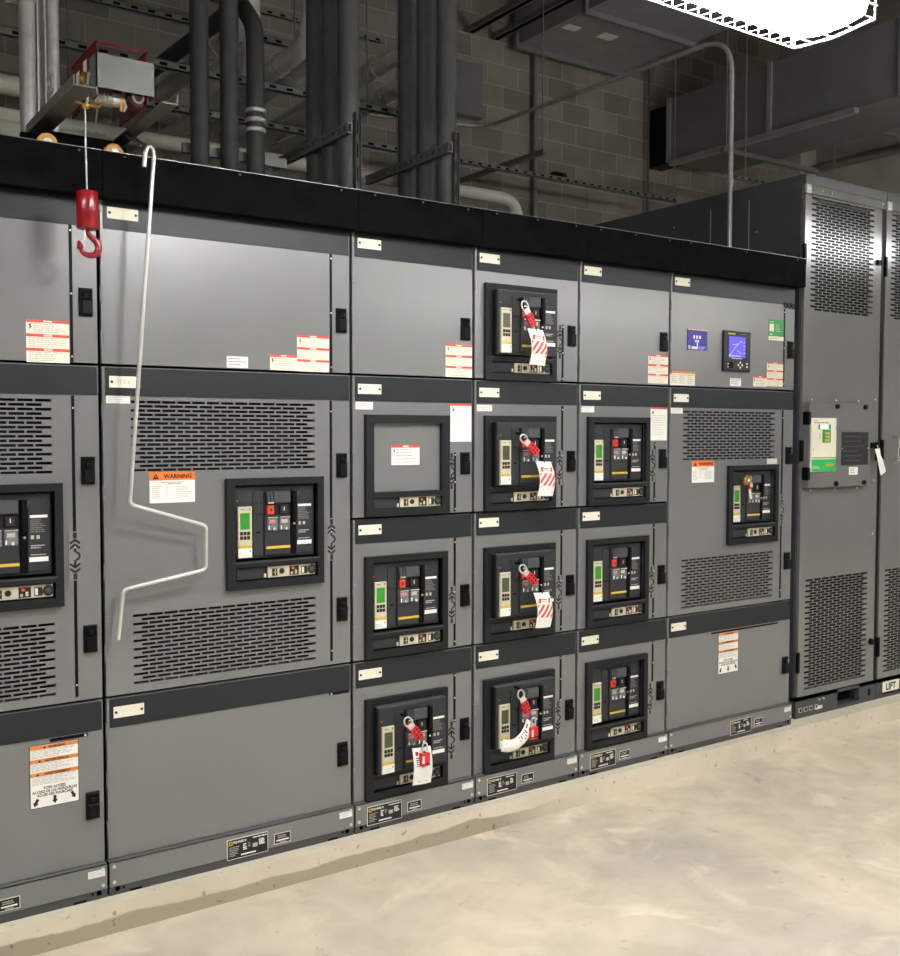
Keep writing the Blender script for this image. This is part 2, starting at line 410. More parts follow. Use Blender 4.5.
# ------------------------------------------------------------------ switchgear sections
def vent(b, x0, x1, z0, z1, px, pz, sh, m, y0=0, y1=.012, g=.008):
    rows = round((z1-z0)/pz); pz = (z1-z0)/rows; cols = round((x1-x0)/px); px = (x1-x0)/cols
    for r in range(rows):
        za = z1-r*pz
        b.box(x0,x1,y0,y1,za-(pz-sh),za,m)
        if r % 2 == 0: cuts = [x0+px*k for k in range(cols+1)]
        else: cuts = [x0+px*(k+.5) for k in range(cols)]
        zb, zt = za-pz, za-(pz-sh)
        if r % 2: b.box(x0,cuts[0]+g/2,y0,y1,zb,zt,m); b.box(cuts[-1]-g/2,x1,y0,y1,zb,zt,m); cuts = cuts[1:-1]
        else: cuts = cuts[1:-1]
        for c in cuts: b.box(c-g/2,c+g/2,y0,y1,zb,zt,m)
def panel(b, x0, x1, z0, z1, holes, m, y0=0, y1=.018):
    xs = sorted({x0,x1,*[h[0] for h in holes],*[h[1] for h in holes]}); 
    for xa, xb in zip(xs, xs[1:]):
        hs = sorted([h for h in holes if h[0] <= xa+1e-6 and h[1] >= xb-1e-6], key=lambda h: h[2]); z = z0
        for h in hs:
            if h[2] > z+1e-6: b.box(xa,xb,y0,y1,z,h[2],m)
            z = h[3]
        if z < z1-1e-6: b.box(xa,xb,y0,y1,z,z1,m)

SEC_X = [-1.8288,-.9144,0,.5588,1.1176,1.6764,2.5908]
R_BASE, R_C, R_A, R_1, R_TOP = .2118, .7506, 1.2906, 1.829, 2.425
BAND = {'top': (2.262,2.372), 'a': (1.731,1.821), 'c': (1.196,1.285), 'b': (.650,.744)}
PLATE_Z = {'top': 2.314, 'a': 1.7755, 'c': 1.247, 'b': .699}

def section(i, label):
    x0, x1 = SEC_X[i], SEC_X[i+1]; w = x1-x0
    t = thing('switchgear_section', (x0,0,.1), label, 'switchgear', 'grey switchgear sections in a row')
    Z = -.1
    b = MB().box(.003,w-.003,.115,1.5,0,2.33,'gear_side').box(.003,.012,.019,.115,0,2.33,'recess_shade').box(w-.012,w-.003,.019,.115,0,2.33,'recess_shade')  # front side panels near-black: shade of the door gaps put into colour
    b.box(.012,w-.012,.105,.1149,.12,2.32,'interior').box(.012,w-.012,.019,.09,2.30,2.33,'gear_side')  # thin dark sheet stands for the shade behind the vents
    b.box(0,w,-.004,.06,2.33,2.364,'gear_side')
    child('body', b, t)
    b = MB().box(.004,w-.004,-.016,.08,0,.03,'plinth').box(.004,w-.004,-.020,-.0165,.03,.112,'gear_paint').box(.004,w-.004,-.020,.019,.109,.112,'gear_paint')
    for sx in (.03,w-.03):
        for zz in (.020,.020): b.lathe([(.008,-.018),(.008,-.012)], (sx,0,zz), 'recess_shade', 10, 'Y')
        b.lathe([(.004,-.018),(.004,-.012)], (sx+(.02 if sx < .1 else -.02),0,.020), 'recess_shade', 8, 'Y')
        b.box(sx-.01+(.05 if sx < .1 else -.07), sx+.03+(.05 if sx < .1 else -.07), -.0165, -.010, 0, .008, 'recess_shade')
        for zz in (.045,.097): b.lathe([(.006,-.024),(.006,-.019)], (sx-.012 if sx < .1 else sx+.012,0,zz), 'steel', 10, 'Y')
    child('base', b, t)
    b = MB().box(.001,w-.001,-.060,-.050,2.254,2.393,'fascia_black').box(.001,w-.001,-.060,.0,2.250,2.254,'fascia_black').box(.001,w-.001,-.0605,-.044,2.392,2.394,'gear_paint')  # pale top lip: bright lit edge put into the colour
    for sx in (.07,w*.5,w-.07): b.lathe([(.004,-.0625),(.004,-.059)], (sx,0,2.382), 'plinth', 8, 'Y')
    child('fascia', b, t)
    return t, x0, w

def door(t, w, kind, zlo, zhi, holes=(), vents=(), wide=True, handle_z=None, gap=None, nm=None, bandx=None, screws=3):
    """one hinged door with its dark band, name plate, handle and hinges (coordinates relative to the section)"""
    zlo, zhi = zlo-.1, zhi-.1; b = MB(); xa, xb = .007, w-.006; za, zb = zlo+.004, zhi-.005
    hs = [(h[0],h[1],h[2]-.1,h[3]-.1) for h in holes]+[(v[0],v[1],v[2]-.1,v[3]-.1) for v in vents]
    panel(b, xa, xb, za, zb, hs, 'gear_paint')
    for v in vents: vent(b, v[0],v[1],v[2]-.1,v[3]-.1,.0514,.0142,.0084,'gear_paint',0,.004,.0055)
    d = child('door', b, t)
    if gap:
        gx, g0, g1 = gap; g = MB().box(gx-.0045,gx+.0045,-.0022,.001,g0-.1,g1-.1,'black')
        for q in (.04,.5,.96): zz = g0-.1+(g1-g0)*q; g.lathe([(.003,-.004),(.003,-.002)], (gx,0,zz), 'steel', 8, 'Y')
        child('hinge_strip', g, d)
    z0, z1 = BAND[kind]; z0 -= .1; z1 -= .1
    bb = MB().box(.016,w-.010 if bandx is None else bandx,-.0032,.0005,z0,z1,'band_paint')
    n = screws
    for k in range(n):
        sx = .024+(w-.042)*k/(n-1)
        for zz in (z0+.007,z1-.007): bb.lathe([(.0035,-.0052),(.0035,-.003)], (sx,0,zz), 'ink', 8, 'Y')
    child('trim_band', bb, d, label='dark blue-grey band across the door')
    if nm is not False: child('name_plate', nm or NAMEPLATE, d, (.078,0,PLATE_Z[kind]-.1), 'cream name plate with two screws')
    for hz in (handle_z or []): child('door_handle', HANDLE, d, (w-.042 if wide else w-.042,0,hz-.1))
    L = zhi-zlo
    for q in ((.14,.38,.62,.86) if L > .56 else (.2,.5,.8)): child('hinge', HINGE, d, (.006,0,zlo+L*q))
    return d
def stick(d, name, mb, x0, x1, z0, z1, y=0, label=None):
    return child(name, mb, d, ((x0+x1)/2, y, (z0+z1)/2-.1), label)
def plates(t, w, bx, sx, i):
    child('rating_plate', rating_plate(True, i*7+1), t, (bx-.010,-.0202,.158-.1), 'black rating plate with white print and yellow square')
    child('serial_plate', rating_plate(False, i*7+3), t, (sx-.010,-.0202,.158-.1))
    child('sticker', plain_sticker(.054,.023,i), t, (w-.038,-.0202,.186-.1))

HB = (-.172,.176,-.178,.180)      # hole behind a breaker bezel
def hole(bx, bz): return (bx+HB[0], bx+HB[1], bz+HB[2], bz+HB[3])
WIDE_H = .9144; VX0, VX1 = .097, .764
VU, VL = (VX0,VX1,1.484,1.722), (VX0,VX1,.782,1.019)
def wide_section(i, label, bx, top_gap=True):
    t, x0, w = section(i, label)
    return t, x0, w

BR_L, BZ_L = .604, 1.2595
BL2, BL6 = .605, .5935
RZ = {1: 2.021, 2: 1.488, 3: .951, 4: .4075}
BR_S, BS4, BS5 = .2395, .2365, .2365

# section 1 (cut by the left edge)
t1, x0, w = section(0, 'leftmost grey switchgear section, cut by the photo edge, behind the red hook')
d = door(t1, w, 'top', R_1, R_TOP, handle_z=[2.024], gap=(w-.086,1.834,2.262))
stick(d, 'danger_label', danger_label(.128,.131,3,3), .693,.821,1.829,1.960)
d = door(t1, w, 'a', R_C, R_1, holes=[hole(BR_L,BZ_L)], vents=[VU,VL], handle_z=[1.491,.951], gap=(w-.086,.768,1.728))
stick(d, 'racking_label', racking_label(.038,.156,'clear_sticker'), w-.105,w-.067,1.142,1.298, -.0022)
stick(d, 'sticker', plain_sticker(.08,.024,4), .018,.098,1.705,1.730)
d = door(t1, w, 'b', R_BASE, R_C, handle_z=[.408])
stick(d, 'warning_label', pinch_label(.150,.201), .681,.831,.431,.632, 0, 'white label with three orange warning bars and three arrows')
stick(d, 'latch_slot', MB().box(-.075,.042,-.002,0,-.005,.005,'black').lathe([(.004,-.004),(.004,-.001)],(.034,0,0),'steel',8,'Y'), .80,.836,.637,.645)
plates(t1, w, .40, .621, 1)

# section 2
t2, x0, w = section(1, 'wide grey switchgear section with the bent silver crank hanging before its doors')
d = door(t2, w, 'top', R_1, R_TOP, handle_z=[2.023], gap=(w-.083,1.834,2.262))
stick(d, 'sticker', plain_sticker(.078,.039,8,True), .429,.507,1.836,1.875)
stick(d, 'danger_label', danger_label(.105,.056,1,9), .590,.695,1.833,1.889)
stick(d, 'danger_label', danger_label(.128,.130,3,11), .695,.823,1.832,1.962)
d = door(t2, w, 'a', R_C, R_1, holes=[hole(BL2,BZ_L)], vents=[VU,VL], handle_z=[1.492,.957], gap=(w-.085,.768,1.728), nm=NAMEPLATE_TIE)
stick(d, 'sticker', plain_sticker(.077,.025,6), .018,.096,1.706,1.731)
stick(d, 'warning_label', warning_label(), .156,.311,1.378,1.481, 0, 'white label with orange warning header')
stick(d, 'racking_label', racking_label(.038,.156,'clear_sticker'), w-.104,w-.066,1.142,1.298, -.0022)
d = door(t2, w, 'b', R_BASE, R_C, handle_z=[.412])
stick(d, 'latch_slot', MB().box(-.041,.041,-.002,0,-.005,.005,'black').lathe([(.004,-.004),(.004,-.001)],(-.034,0,0),'steel',8,'Y'), .82,.902,.640,.650)
plates(t2, w, .494, .627, 2)

SW = .5588
# section 3
t3, x0, w = section(2, 'narrow grey switchgear section with a blank framed window above two breakers')
d = door(t3, w, 'top', R_1, R_TOP, handle_z=[2.024])
stick(d, 'danger_label', danger_label(.128,.129,3,13), .425,.551,1.833,1.962)
d = door(t3, w, 'a', R_A, R_1, holes=[(.085,.400,1.320,1.650)], handle_z=[1.490], gap=(w-.090,1.300,1.534))
stick(d, 'sticker', plain_sticker(.078,.028,14), .016,.094,1.699,1.727)
stick(d, 'instruction_label', tall_label(.102,.150,15), .447,.549,1.577,1.727)
stick(d, 'racking_label', racking_label(.034,.148,'clear_sticker'), w-.123,w-.089,1.386,1.534, -.0004)
fr = MB()
panel(fr, .055,.434,1.297-.1,1.680-.1, [(.089,.397,1.388-.1,1.648-.1),(.089,.397,1.326-.1,1.366-.1)], 'bezel', -.018, 0)
c = child('cubicle_frame', fr, t3)
child('blank_panel', MB().box(.086,.400,.004,.012,1.386-.1,1.650-.1,'gear_paint'), c, label='plain grey blanking panel')
stick(c, 'danger_label', danger_label(.127,.077,1,16,'label_red','white'), .177,.304,1.488,1.565, .0038)
def strip_mesh():
    b = MB()      # accessory strip, local frame centred
    w, h = .155, .022
    b.box(-w,w,.002,.012,-h,h,'breaker_dark').box(-w+.004,-.046,-.004,.003,-h+.003,h-.002,'breaker_grey')
    for x in (-.110,): b.lathe([(.002,-.005),(.002,-.003)],(x,0,.012),'ink',8,'Y').lathe([(.002,-.005),(.002,-.003)],(x,0,-.012),'ink',8,'Y')
    b.box(-.050,-.040,-.004,.003,-h+.004,-.004,'white').box(-.034,-.022,-.004,.003,-h+.002,.002,'galv').box(-.030,-.018,-.005,.003,.002,h-.006,'galv')
    b.box(-.034,w-.004,-.006,.003,-h+.003,h-.002,'beige')
    b.box(-.018,.002,-.0075,-.005,-.014,.012,'ink').quad(-.008,-.004,-.012,.010,-.0078,'beige_grey').quad(-.016,.000,-.002,.000,-.0078,'beige_grey')
    b.lathe([(.0095,-.010),(.0095,-.005)],(.019,0,.001),'ink',14,'Y')
    b.box(.050,.086,-.0075,-.005,-.016,.016,'breaker_dark').box(.058,.068,-.009,-.007,.004,.013,'label_red').box(.070,.078,-.009,-.007,-.012,.002,'beige').box(.054,.062,-.009,-.007,-.013,-.004,'galv')
    b.box(.096,.120,-.0075,-.005,-.014,.013,'ink').box(.098,.106,-.009,-.007,-.011,.010,'cream')
    b.lathe([(.017,-.010),(.015,-.005)],(.137,0,.001),'ink',16,'Y').lathe([(.008,-.011),(.008,-.009)],(.137,0,.001),'breaker_mid',12,'Y')
    return b.mesh('accessory_strip')
STRIP = strip_mesh()
child('accessory_strip', STRIP, c, (.243,-.002,1.346-.1))
d = door(t3, w, 'c', R_C, R_A, holes=[hole(BR_S,RZ[3])], handle_z=[.959], gap=(w-.090,.760,1.194))
stick(d, 'racking_label', racking_label(.034,.152,'clear_sticker'), w-.123,w-.089,.850,1.002, -.0026)
d = door(t3, w, 'b', R_BASE, R_C, holes=[hole(BR_S,RZ[4])], handle_z=[.415], gap=(w-.090,.450,.648))
stick(d, 'racking_label', racking_label(.036,.158,'clear_sticker'), w-.123,w-.087,.300,.458, -.0004)
plates(t3, w, .140, .275, 3)
# section 4
t4, x0, w = section(3, 'narrow grey switchgear section holding four racked-out breakers with tags')
d = door(t4, w, 'top', R_1, R_TOP, holes=[hole(BS4,RZ[1])], handle_z=[2.027], gap=(w-.090,1.834,2.072))
stick(d, 'racking_label', racking_label(.034,.148,'clear_sticker'), w-.123,w-.089,1.925,2.073, -.0004)
for k, lo, hi, key, hz in ((2,R_A,R_1,'a',1.491),(3,R_C,R_A,'c',.953),(4,R_BASE,R_C,'b',.408)):
    g = {2:(1.300,1.728),3:(.760,1.194),4:(.450,.648)}[k]
    d = door(t4, w, key, lo, hi, holes=[hole(BS4,RZ[k])], handle_z=[hz], gap=(w-.090,*g))
    stick(d, 'racking_label', racking_label(.034,.150,'clear_sticker'), w-.123,w-.089,RZ[k]-.10,RZ[k]+.05, -.0026)
    if k == 2: stick(d, 'sticker', plain_sticker(.078,.026,17), .016,.094,1.699,1.726)
plates(t4, w, .147, .282, 4)
# section 5
t5, x0, w = section(4, 'narrow grey switchgear section of three flush breakers beside the metering section')
d = door(t5, w, 'top', R_1, R_TOP, handle_z=[2.030])
stick(d, 'danger_label', danger_label(.128,.131,3,18), .422,.550,1.839,1.970)
for k, lo, hi, key, hz in ((2,R_A,R_1,'a',1.494),(3,R_C,R_A,'c',.956),(4,R_BASE,R_C,'b',.412)):
    g = {2:(1.300,1.570),3:(.760,1.194),4:(.450,.648)}[k]
    d = door(t5, w, key, lo, hi, holes=[hole(BS5,RZ[k])], handle_z=[hz], gap=(w-.090,*g))
    stick(d, 'racking_label', racking_label(.034,.150,'clear_sticker'), w-.123,w-.089,RZ[k]-.10,RZ[k]+.05, -.0026)
    if k == 2:
        stick(d, 'sticker', plain_sticker(.078,.026,19), .016,.094,1.702,1.728)
        stick(d, 'instruction_label', tall_label(.107,.152,20), .440,.547,1.578,1.730)
plates(t5, w, .154, .287, 5)
# section 6
t6, x0, w = section(5, 'grey switchgear section with blue-screened meter next to the tall cabinets')
d = door(t6, w, 'top', R_1, R_TOP, handle_z=[2.035], gap=(w-.088,1.846,2.240))
stick(d, 'sticker', columns_label(.168,.065,21), .004,.172,1.835,1.900)
stick(d, 'sticker', plain_sticker(.080,.038,22,True), .421,.501,1.841,1.879)
stick(d, 'danger_label', danger_label(.104,.053,1,23), .592,.696,1.844,1.897)
stick(d, 'danger_label', danger_label(.126,.121,3,24), .696,.822,1.847,1.969)
b = MB().box(-.067,.067,-.003,0,-.049,.049,'blue').quad(-.067,.067,.044,.049,-.0033,'yellow')
for k in range(3): b.quad(-.028+k*.02,-.018+k*.02,.005,.020,-.0033,'white')
b.quad(-.018,.010,-.012,-.002,-.0033,'screen_pale').quad(-.004,.002,-.030,-.014,-.0033,'white').quad(-.062,-.048,-.044,-.028,-.0033,'beige').quad(-.040,.002,-.044,-.032,-.0033,'cream').lines(.008,.06,-.030,-.046,2,-.0033,'screen_pale',.4,2)
stick(d, 'mimic_plate', b, .117,.252,2.002,2.101, 0, 'blue plate with small white diagram')
b = MB().box(-.059,.059,-.0012,0,-.052,.052,'green').quad(-.059,.059,-.052,-.032,-.0016,'cream').quad(-.052,-.018,-.008,.030,-.0016,'cream').quad(-.05,-.02,.038,.042,-.0016,'beige').lines(-.005,.04,.03,-.012,4,-.0016,'beige',.3,3).lines(-.05,-.02,-.018,-.028,1,-.0016,'cream',.5,4).lines(-.05,.05,-.036,-.048,2,-.0018,'ink_grey',.3,5)
stick(d, 'green_sticker', b, .703,.821,2.078,2.183)
b = MB()
for x in (-.03,0,.03): b.tube(fillet([(x-.014,-.004,.012),(x-.008,-.006,-.012),(x+.008,-.006,-.012),(x+.012,-.004,.012)], .008, 4), .004, 'ink', 6)
stick(d, 'latch_bracket', b, .826,.896,2.245,2.275)
hm = MB(); w2, h2 = .095, .097
hm.cbox(-w2,w2,-.020,.004,-h2,h2,'breaker_dark',.007).quad(-w2+.018,-w2+.072,h2-.018,h2-.010,-.0204,'yellow').lines(.01,.08,h2-.010,h2-.018,1,-.0204,'ink_grey',.5,4)
m = child('power_meter', hm, t6, (.456,0,2.0085-.1), 'black panel meter with blue screen')
s = MB().quad(-.070,.050,-.030,.070,-.0208,'screen_blue')
for (xa,za,xb,zb) in ((-.064,-.022,-.022,.02),(-.022,.02,.018,.05),(-.045,.03,.0,.036),(-.01,.004,.022,-.012),(.018,.05,.026,.04)): 
    dx, dz = xb-xa, zb-za; L = math.hypot(dx,dz); nx, nz = -dz/L*.0016, dx/L*.0016
    s.add([(xa-nx,-.0211,za-nz),(xb-nx,-.0211,zb-nz),(xb+nx,-.0211,zb+nz),(xa+nx,-.0211,za+nz)],[(0,1,2,3)],'screen_pale')
s.quad(-.067,-.056,-.028,-.016,-.0211,'screen_pale').lines(-.05,.045,-.018,-.028,1,-.0211,'screen_pale',.5,8).lines(.036,.048,.05,-.02,4,-.0211,'screen_pale',.3,9)
child('screen', s, m)
k = MB().lines(-.05,.06,-.032,-.038,1,-.0208,'cream',.6,3)
for dx, dz in ((.014,0),(-.014,0),(0,.012),(0,-.012)): k.quad(.014+dx-.005,.014+dx+.005,-.066+dz-.0045,-.066+dz+.0045,-.0208,'cream')
k.quad(.058,.068,-.062,-.054,-.0208,'cream').quad(.058,.068,-.078,-.070,-.0208,'cream').quad(-.078,-.070,-.066,-.060,-.0208,'cream').quad(-.078,-.072,-.080,-.074,-.0208,'cream').lathe([(.017,-.024),(.017,-.019)],(-.054,0,-.068),'black',18,'Y')
child('keypad', k, m)
d = door(t6, w, 'a', R_C, R_1, holes=[hole(BL6,BZ_L)], vents=[VU,VL], handle_z=[1.497,.956], gap=(w-.090,.768,1.728))
stick(d, 'sticker', plain_sticker(.078,.026,26), .014,.092,1.703,1.729)
stick(d, 'warning_label', warning_label(.155,.104,31), .160,.315,1.376,1.480, 0, 'white label with orange warning header')
stick(d, 'sticker', plain_sticker(.076,.026,27), .708,.785,1.457,1.483)
stick(d, 'racking_label', racking_label(.030,.156,'clear_sticker'), w-.104,w-.074,1.142,1.298, -.0022)
d = door(t6, w, 'b', R_BASE, R_C, handle_z=[.414])
stick(d, 'warning_label', pinch_label(.147,.205), .361,.508,.431,.637, 0, 'white label with three orange warning bars and three arrows')
stick(d, 'latch_slot', MB().box(-.30,.20,-.002,0,-.004,.004,'black'), .60,.62,.636,.644)
plates(t6, w, .522, .655, 6)

# ------------------------------------------------------------------ circuit breakers
def U(u): return -.1865+u*.373
def V(v): return .194-v*.388
def breaker_meshes(fy, dark):
    """meshes of a draw-out breaker whose front face lies at y = fy (local frame, centred on its bezel)"""
    M = {}
    b = MB(); panel(b, -.1865,.1865,-.194,.194, [(-.156,.162,-.096,.170),(-.156,.162,-.166,-.117)], 'bezel', -.018, -.0005)
    for (xa,xb,za,zb) in ((-.1865,.1865,.188,.194),(-.1865,.1865,-.194,-.188)): b.box(xa,xb,-.0195,-.018,za,zb,'bezel')
    b.box(-.161,.167,-.0188,-.0178,-.102,-.0985,'breaker_mid')
    M['bezel'] = b.mesh('bezel')
    b = MB(); b.cbox(-.152,.158,fy,.075,-.092,.166,'breaker_grey',.004)
    if fy < -.02: b.box(-.153,.159,fy+.012,.07,-.0925,.1665,'breaker_dark'); b.box(-.1535,.1585,fy+.004,.07,.1655,.168,'gear_side')
    else: b.box(-.156,.162,.06,.07,-.096,.170,'recess_shade')
    # left plate, joint lines, upper vent slots
    b.cbox(U(.28),U(.385),fy-.004,fy+.001,V(.335),V(.126),'breaker_grey',.0015).cbox(U(.28),U(.385),fy-.003,fy+.001,V(.71),V(.34),'breaker_grey',.0015)
    b.quad(U(.31),U(.35),V(.505),V(.49),fy-.0036,'recess_shade')
    for xx in (.305,.355): b.quad(U(xx),U(xx+.012),V(.238),V(.228),fy-.0046,'recess_shade')
    b.cbox(U(.39),U(.655),fy-.010,fy+.001,V(.71),V(.345),'breaker_grey',.002)
    b.quad(U(.402),U(.655),V(.652),V(.628),fy-.0104,'yellow')
    b.box(U(.392),U(.655),fy-.0045,fy+.001,V(.345),V(.126),'breaker_dark')
    M['breaker_body'] = b.mesh('breaker_body')
    b = MB()   # spring charging handle block with its two slanted fins
    b.cbox(U(.475),U(.65),fy-.020,fy-.002,V(.235),V(.128),'breaker_mid',.003)
    for xx in (.405,.438): b.add([(U(xx),fy-.018,V(.13)),(U(xx+.022),fy-.018,V(.13)),(U(xx+.036),fy-.018,V(.232)),(U(xx+.012),fy-.018,V(.232)),(U(xx),fy-.004,V(.13)),(U(xx+.022),fy-.004,V(.13)),(U(xx+.036),fy-.004,V(.232)),(U(xx+.012),fy-.004,V(.232))],[(3,2,1,0),(4,5,6,7),(0,1,5,4),(1,2,6,5),(2,3,7,6),(3,0,4,7)],'breaker_mid')
    b.add([(U(.412),fy-.0185,V(.236)),(U(.474),fy-.0185,V(.236)),(U(.474),fy-.0185,V(.222)),(U(.418),fy-.0185,V(.222))],[(0,1,2,3)],'steel')
    M['charging_handle'] = b.mesh('charging_handle')
    M['open_button'] = MB().cbox(U(.415),U(.485),fy-.014,fy-.004,V(.338),V(.255),'red_button',.003).quad(U(.44),U(.46),V(.31),V(.28),fy-.0144,'ink').mesh('open_button')
    M['close_button'] = MB().cbox(U(.545),U(.630),fy-.014,fy-.004,V(.338),V(.250),'ink',.003).quad(U(.583),U(.590),V(.305),V(.270),fy-.0144,'white').mesh('close_button')
    b = MB()
    for xx in (.415,.540):
        b.cbox(U(xx),U(xx+.105),fy-.018,fy-.010,V(.488),V(.366),'clear',.004).quad(U(xx+.02),U(xx+.085),V(.420),V(.385),fy-.0106,'label_red' if xx < .5 else 'beige')
        b.quad(U(xx),U(xx+.105),V(.368),V(.360),fy-.0184,'steel'); b.lathe([(.0055,-.003),(.004,.0)],(U(xx+.062),fy-.018,V(.468)),'steel',10,'Y'); b.quad(U(xx+.005),U(xx+.016),V(.475),V(.440),fy-.0184,'white')
    M['padlock_cover'] = b.mesh('padlock_cover')
    b = MB(); b.box(U(.668),U(.722),fy-.005,fy+.001,V(.712),V(.126),'recess_shade').cbox(U(.672),U(.716),fy-.022,fy-.004,V(.40),V(.126),'black',.003)
    b.plate([(U(.718),V(.14)),(U(.755),V(.135)),(U(.72),V(.19))], fy-.012, fy, 'breaker_mid'); b.lathe([(.004,-.008),(.004,-.004)],(U(.70),fy,V(.43)),'steel',10,'Y')
    M['racking_lever'] = b.mesh('racking_lever')
    b = MB(); b.cbox(U(.728),U(.902),fy-.0035,fy+.001,V(.705),V(.20),'breaker_grey',.001); y = fy-.004
    b.quad(U(.745),U(.885),V(.275),V(.252),y,'white').lines(U(.745),U(.875),V(.285),V(.395),7,y,'ink_grey',.5,3)
    b.quad(U(.75),U(.775),V(.445),V(.415),y,'ink_pale').quad(U(.795),U(.82),V(.445),V(.415),y,'ink_pale').lines(U(.75),U(.88),V(.49),V(.525),2,y,'ink_pale',.5,5)
    b.lines(U(.75),U(.88),V(.565),V(.58),1,y,'ink_pale',.5,6).quad(U(.735),U(.888),V(.628),V(.590),y,'white')
    M['rating_label'] = b.mesh('rating_label')
    b = MB(); b.cbox(U(.12),U(.262),fy-.010,fy+.001,V(.722),V(.258),'beige',.0015)
    y = fy-.0104; b.quad(U(.122),U(.260),V(.634),V(.608),y,'yellow').quad(U(.122),U(.260),V(.715),V(.634),y,'white').quad(U(.235),U(.245),V(.672),V(.652),y-.0002,'ink').quad(U(.14),U(.19),V(.285),V(.277),y,'ink_grey').quad(U(.23),U(.245),V(.290),V(.272),y,'ink_grey')
    b.lines(U(.13),U(.25),V(.668),V(.706),3,y-.0002,'ink_pale',.3,7)
    M['trip_unit'] = b.mesh('trip_unit')
    M['screen'] = MB().quad(U(.142),U(.238),V(.462),V(.314),y-.0003,'screen_dark' if dark else 'screen_green').mesh('screen')
    b = MB()
    for r in range(2):
        for k in range(3): b.cbox(U(.142+k*.035),U(.168+k*.035),y-.003,y,V(.512+r*.040),V(.482+r*.040),'ink',.001)
    M['keypad'] = b.mesh('keypad')
    M['indicator'] = MB().lathe([(.0024,-.002),(.0024,.0005)],(U(.128),fy,V(.206)),'led',10,'Y').mesh('indicator')
    return M
CONN = breaker_meshes(.006, False); OUT = breaker_meshes(-.050, True)
def breaker(sec, bx, bz, label, out=False):
    M = OUT if out else CONN
    t = thing('circuit_breaker', (SEC_X[sec]+bx,-.0005,bz), label, 'circuit breaker', 'draw-out circuit breakers in the switchgear')
    for n in ('bezel','breaker_body','charging_handle','open_button','close_button','padlock_cover','racking_lever','rating_label','indicator'): child(n, M[n], t)
    u = child('trip_unit', M['trip_unit'], t, label='beige trip unit with dark screen' if out else 'beige trip unit with lit green screen')
    child('screen', M['screen'], u); child('keypad', M['keypad'], u)
    child('accessory_strip', STRIP, t, (.003,0,-.1415))
    return t
breaker(0, BR_L, BZ_L, 'black circuit breaker cut off by the left edge of the photo')
breaker(1, BL2, BZ_L, 'black circuit breaker with green screen between two vents, right of the silver crank')
breaker(2, BR_S, RZ[3], 'flush black circuit breaker directly below the blank framed window')
breaker(2, BR_S, RZ[4], 'racked-out black circuit breaker at floor level, second below the blank framed window', True)
breaker(3, BS4, RZ[1], 'racked-out black circuit breaker topmost in the column of four tagged ones', True)
breaker(3, BS4, RZ[2], 'racked-out black circuit breaker second from top in the column of four tagged ones', True)
breaker(3, BS4, RZ[3], 'racked-out black circuit breaker third from top in the column of four tagged ones', True)
breaker(3, BS4, RZ[4], 'racked-out black circuit breaker lowest in the column of four, its tag curling left', True)
breaker(4, BS5, RZ[2], 'flush black circuit breaker topmost of three, left of the metering section')
breaker(4, BS5, RZ[3], 'flush black circuit breaker middle of three, left of the metering section')
breaker(4, BS5, RZ[4], 'flush black circuit breaker lowest of three, left of the metering section')
breaker(5, BL6, BZ_L, 'black circuit breaker locked with a round brass padlock, under the blue-screened meter')

# ------------------------------------------------------------------ lockout gear
def smooth(P, k=4):
    P = [Vector(p) for p in P]; out = []
    for i in range(len(P)-1):
        a, b2, c, d2 = P[max(i-1,0)], P[i], P[i+1], P[min(i+2,len(P)-1)]
        for j in range(k):
            u = j/k; out.append(.5*((2*b2)+(c-a)*u+(2*a-5*b2+4*c-d2)*u*u+(3*b2-a-3*c+d2)*u**3))
    return out+[P[-1]]
def hasp(sec, r, rx, rz, label, ang=.62, dy=-.110):
    t = thing('lockout_hasp', (SEC_X[sec]+.246+rx-.018*math.sin(ang), dy, RZ[r]+rz+.018*math.cos(ang)), label, 'lockout hasp', 'red lockout hasps on racked-out breakers')
    c, s = math.cos(ang), math.sin(ang)
    def R(x, z): return (x*c+z*s, z*c-x*s) if False else (x*c-z*s*-1, -x*s+z*c)
    def P(a, l): return (l*s+a*c, 0, -l*c+a*s)     # l along the hasp downwards, a across it
    j = MB(); ring = [P(.016*math.cos(q), .018+.020*-math.sin(q)) for q in [2*PI*k/18 for k in range(18)]]
    j.tube(ring, .0035, 'steel', 8, closed=True)
    j.plate([(p[0],p[2]) for p in (P(-.014,.030),P(.014,.030),P(.013,.058),P(-.013,.058))], -.002, .002, 'steel')
    j.tube([(P(0,.0)[0],.030,P(0,.0)[2]+.010),(P(0,.0)[0],.004,P(0,.0)[2]+.010)], .0065, 'black', 10)
    child('jaw', j, t)
    h = MB(); pts = [P(-.014,.052),P(.014,.052),P(.017,.062),P(.015,.104),P(.007,.112),P(-.007,.112),P(-.015,.104),P(-.017,.062)]
    h.plate([(p[0],p[2]) for p in pts], -.0055, .0055, 'red')
    for r in range(3):
        for a in (-.0075,.0075): p = P(a,.066+r*.015); h.lathe([(.0042,-.0062),(.0042,.0062)], (p[0],0,p[2]), 'ink', 10, 'Y')
    child('handle', h, t)
    e = P(.004,.110); return t.location + Vector(e)
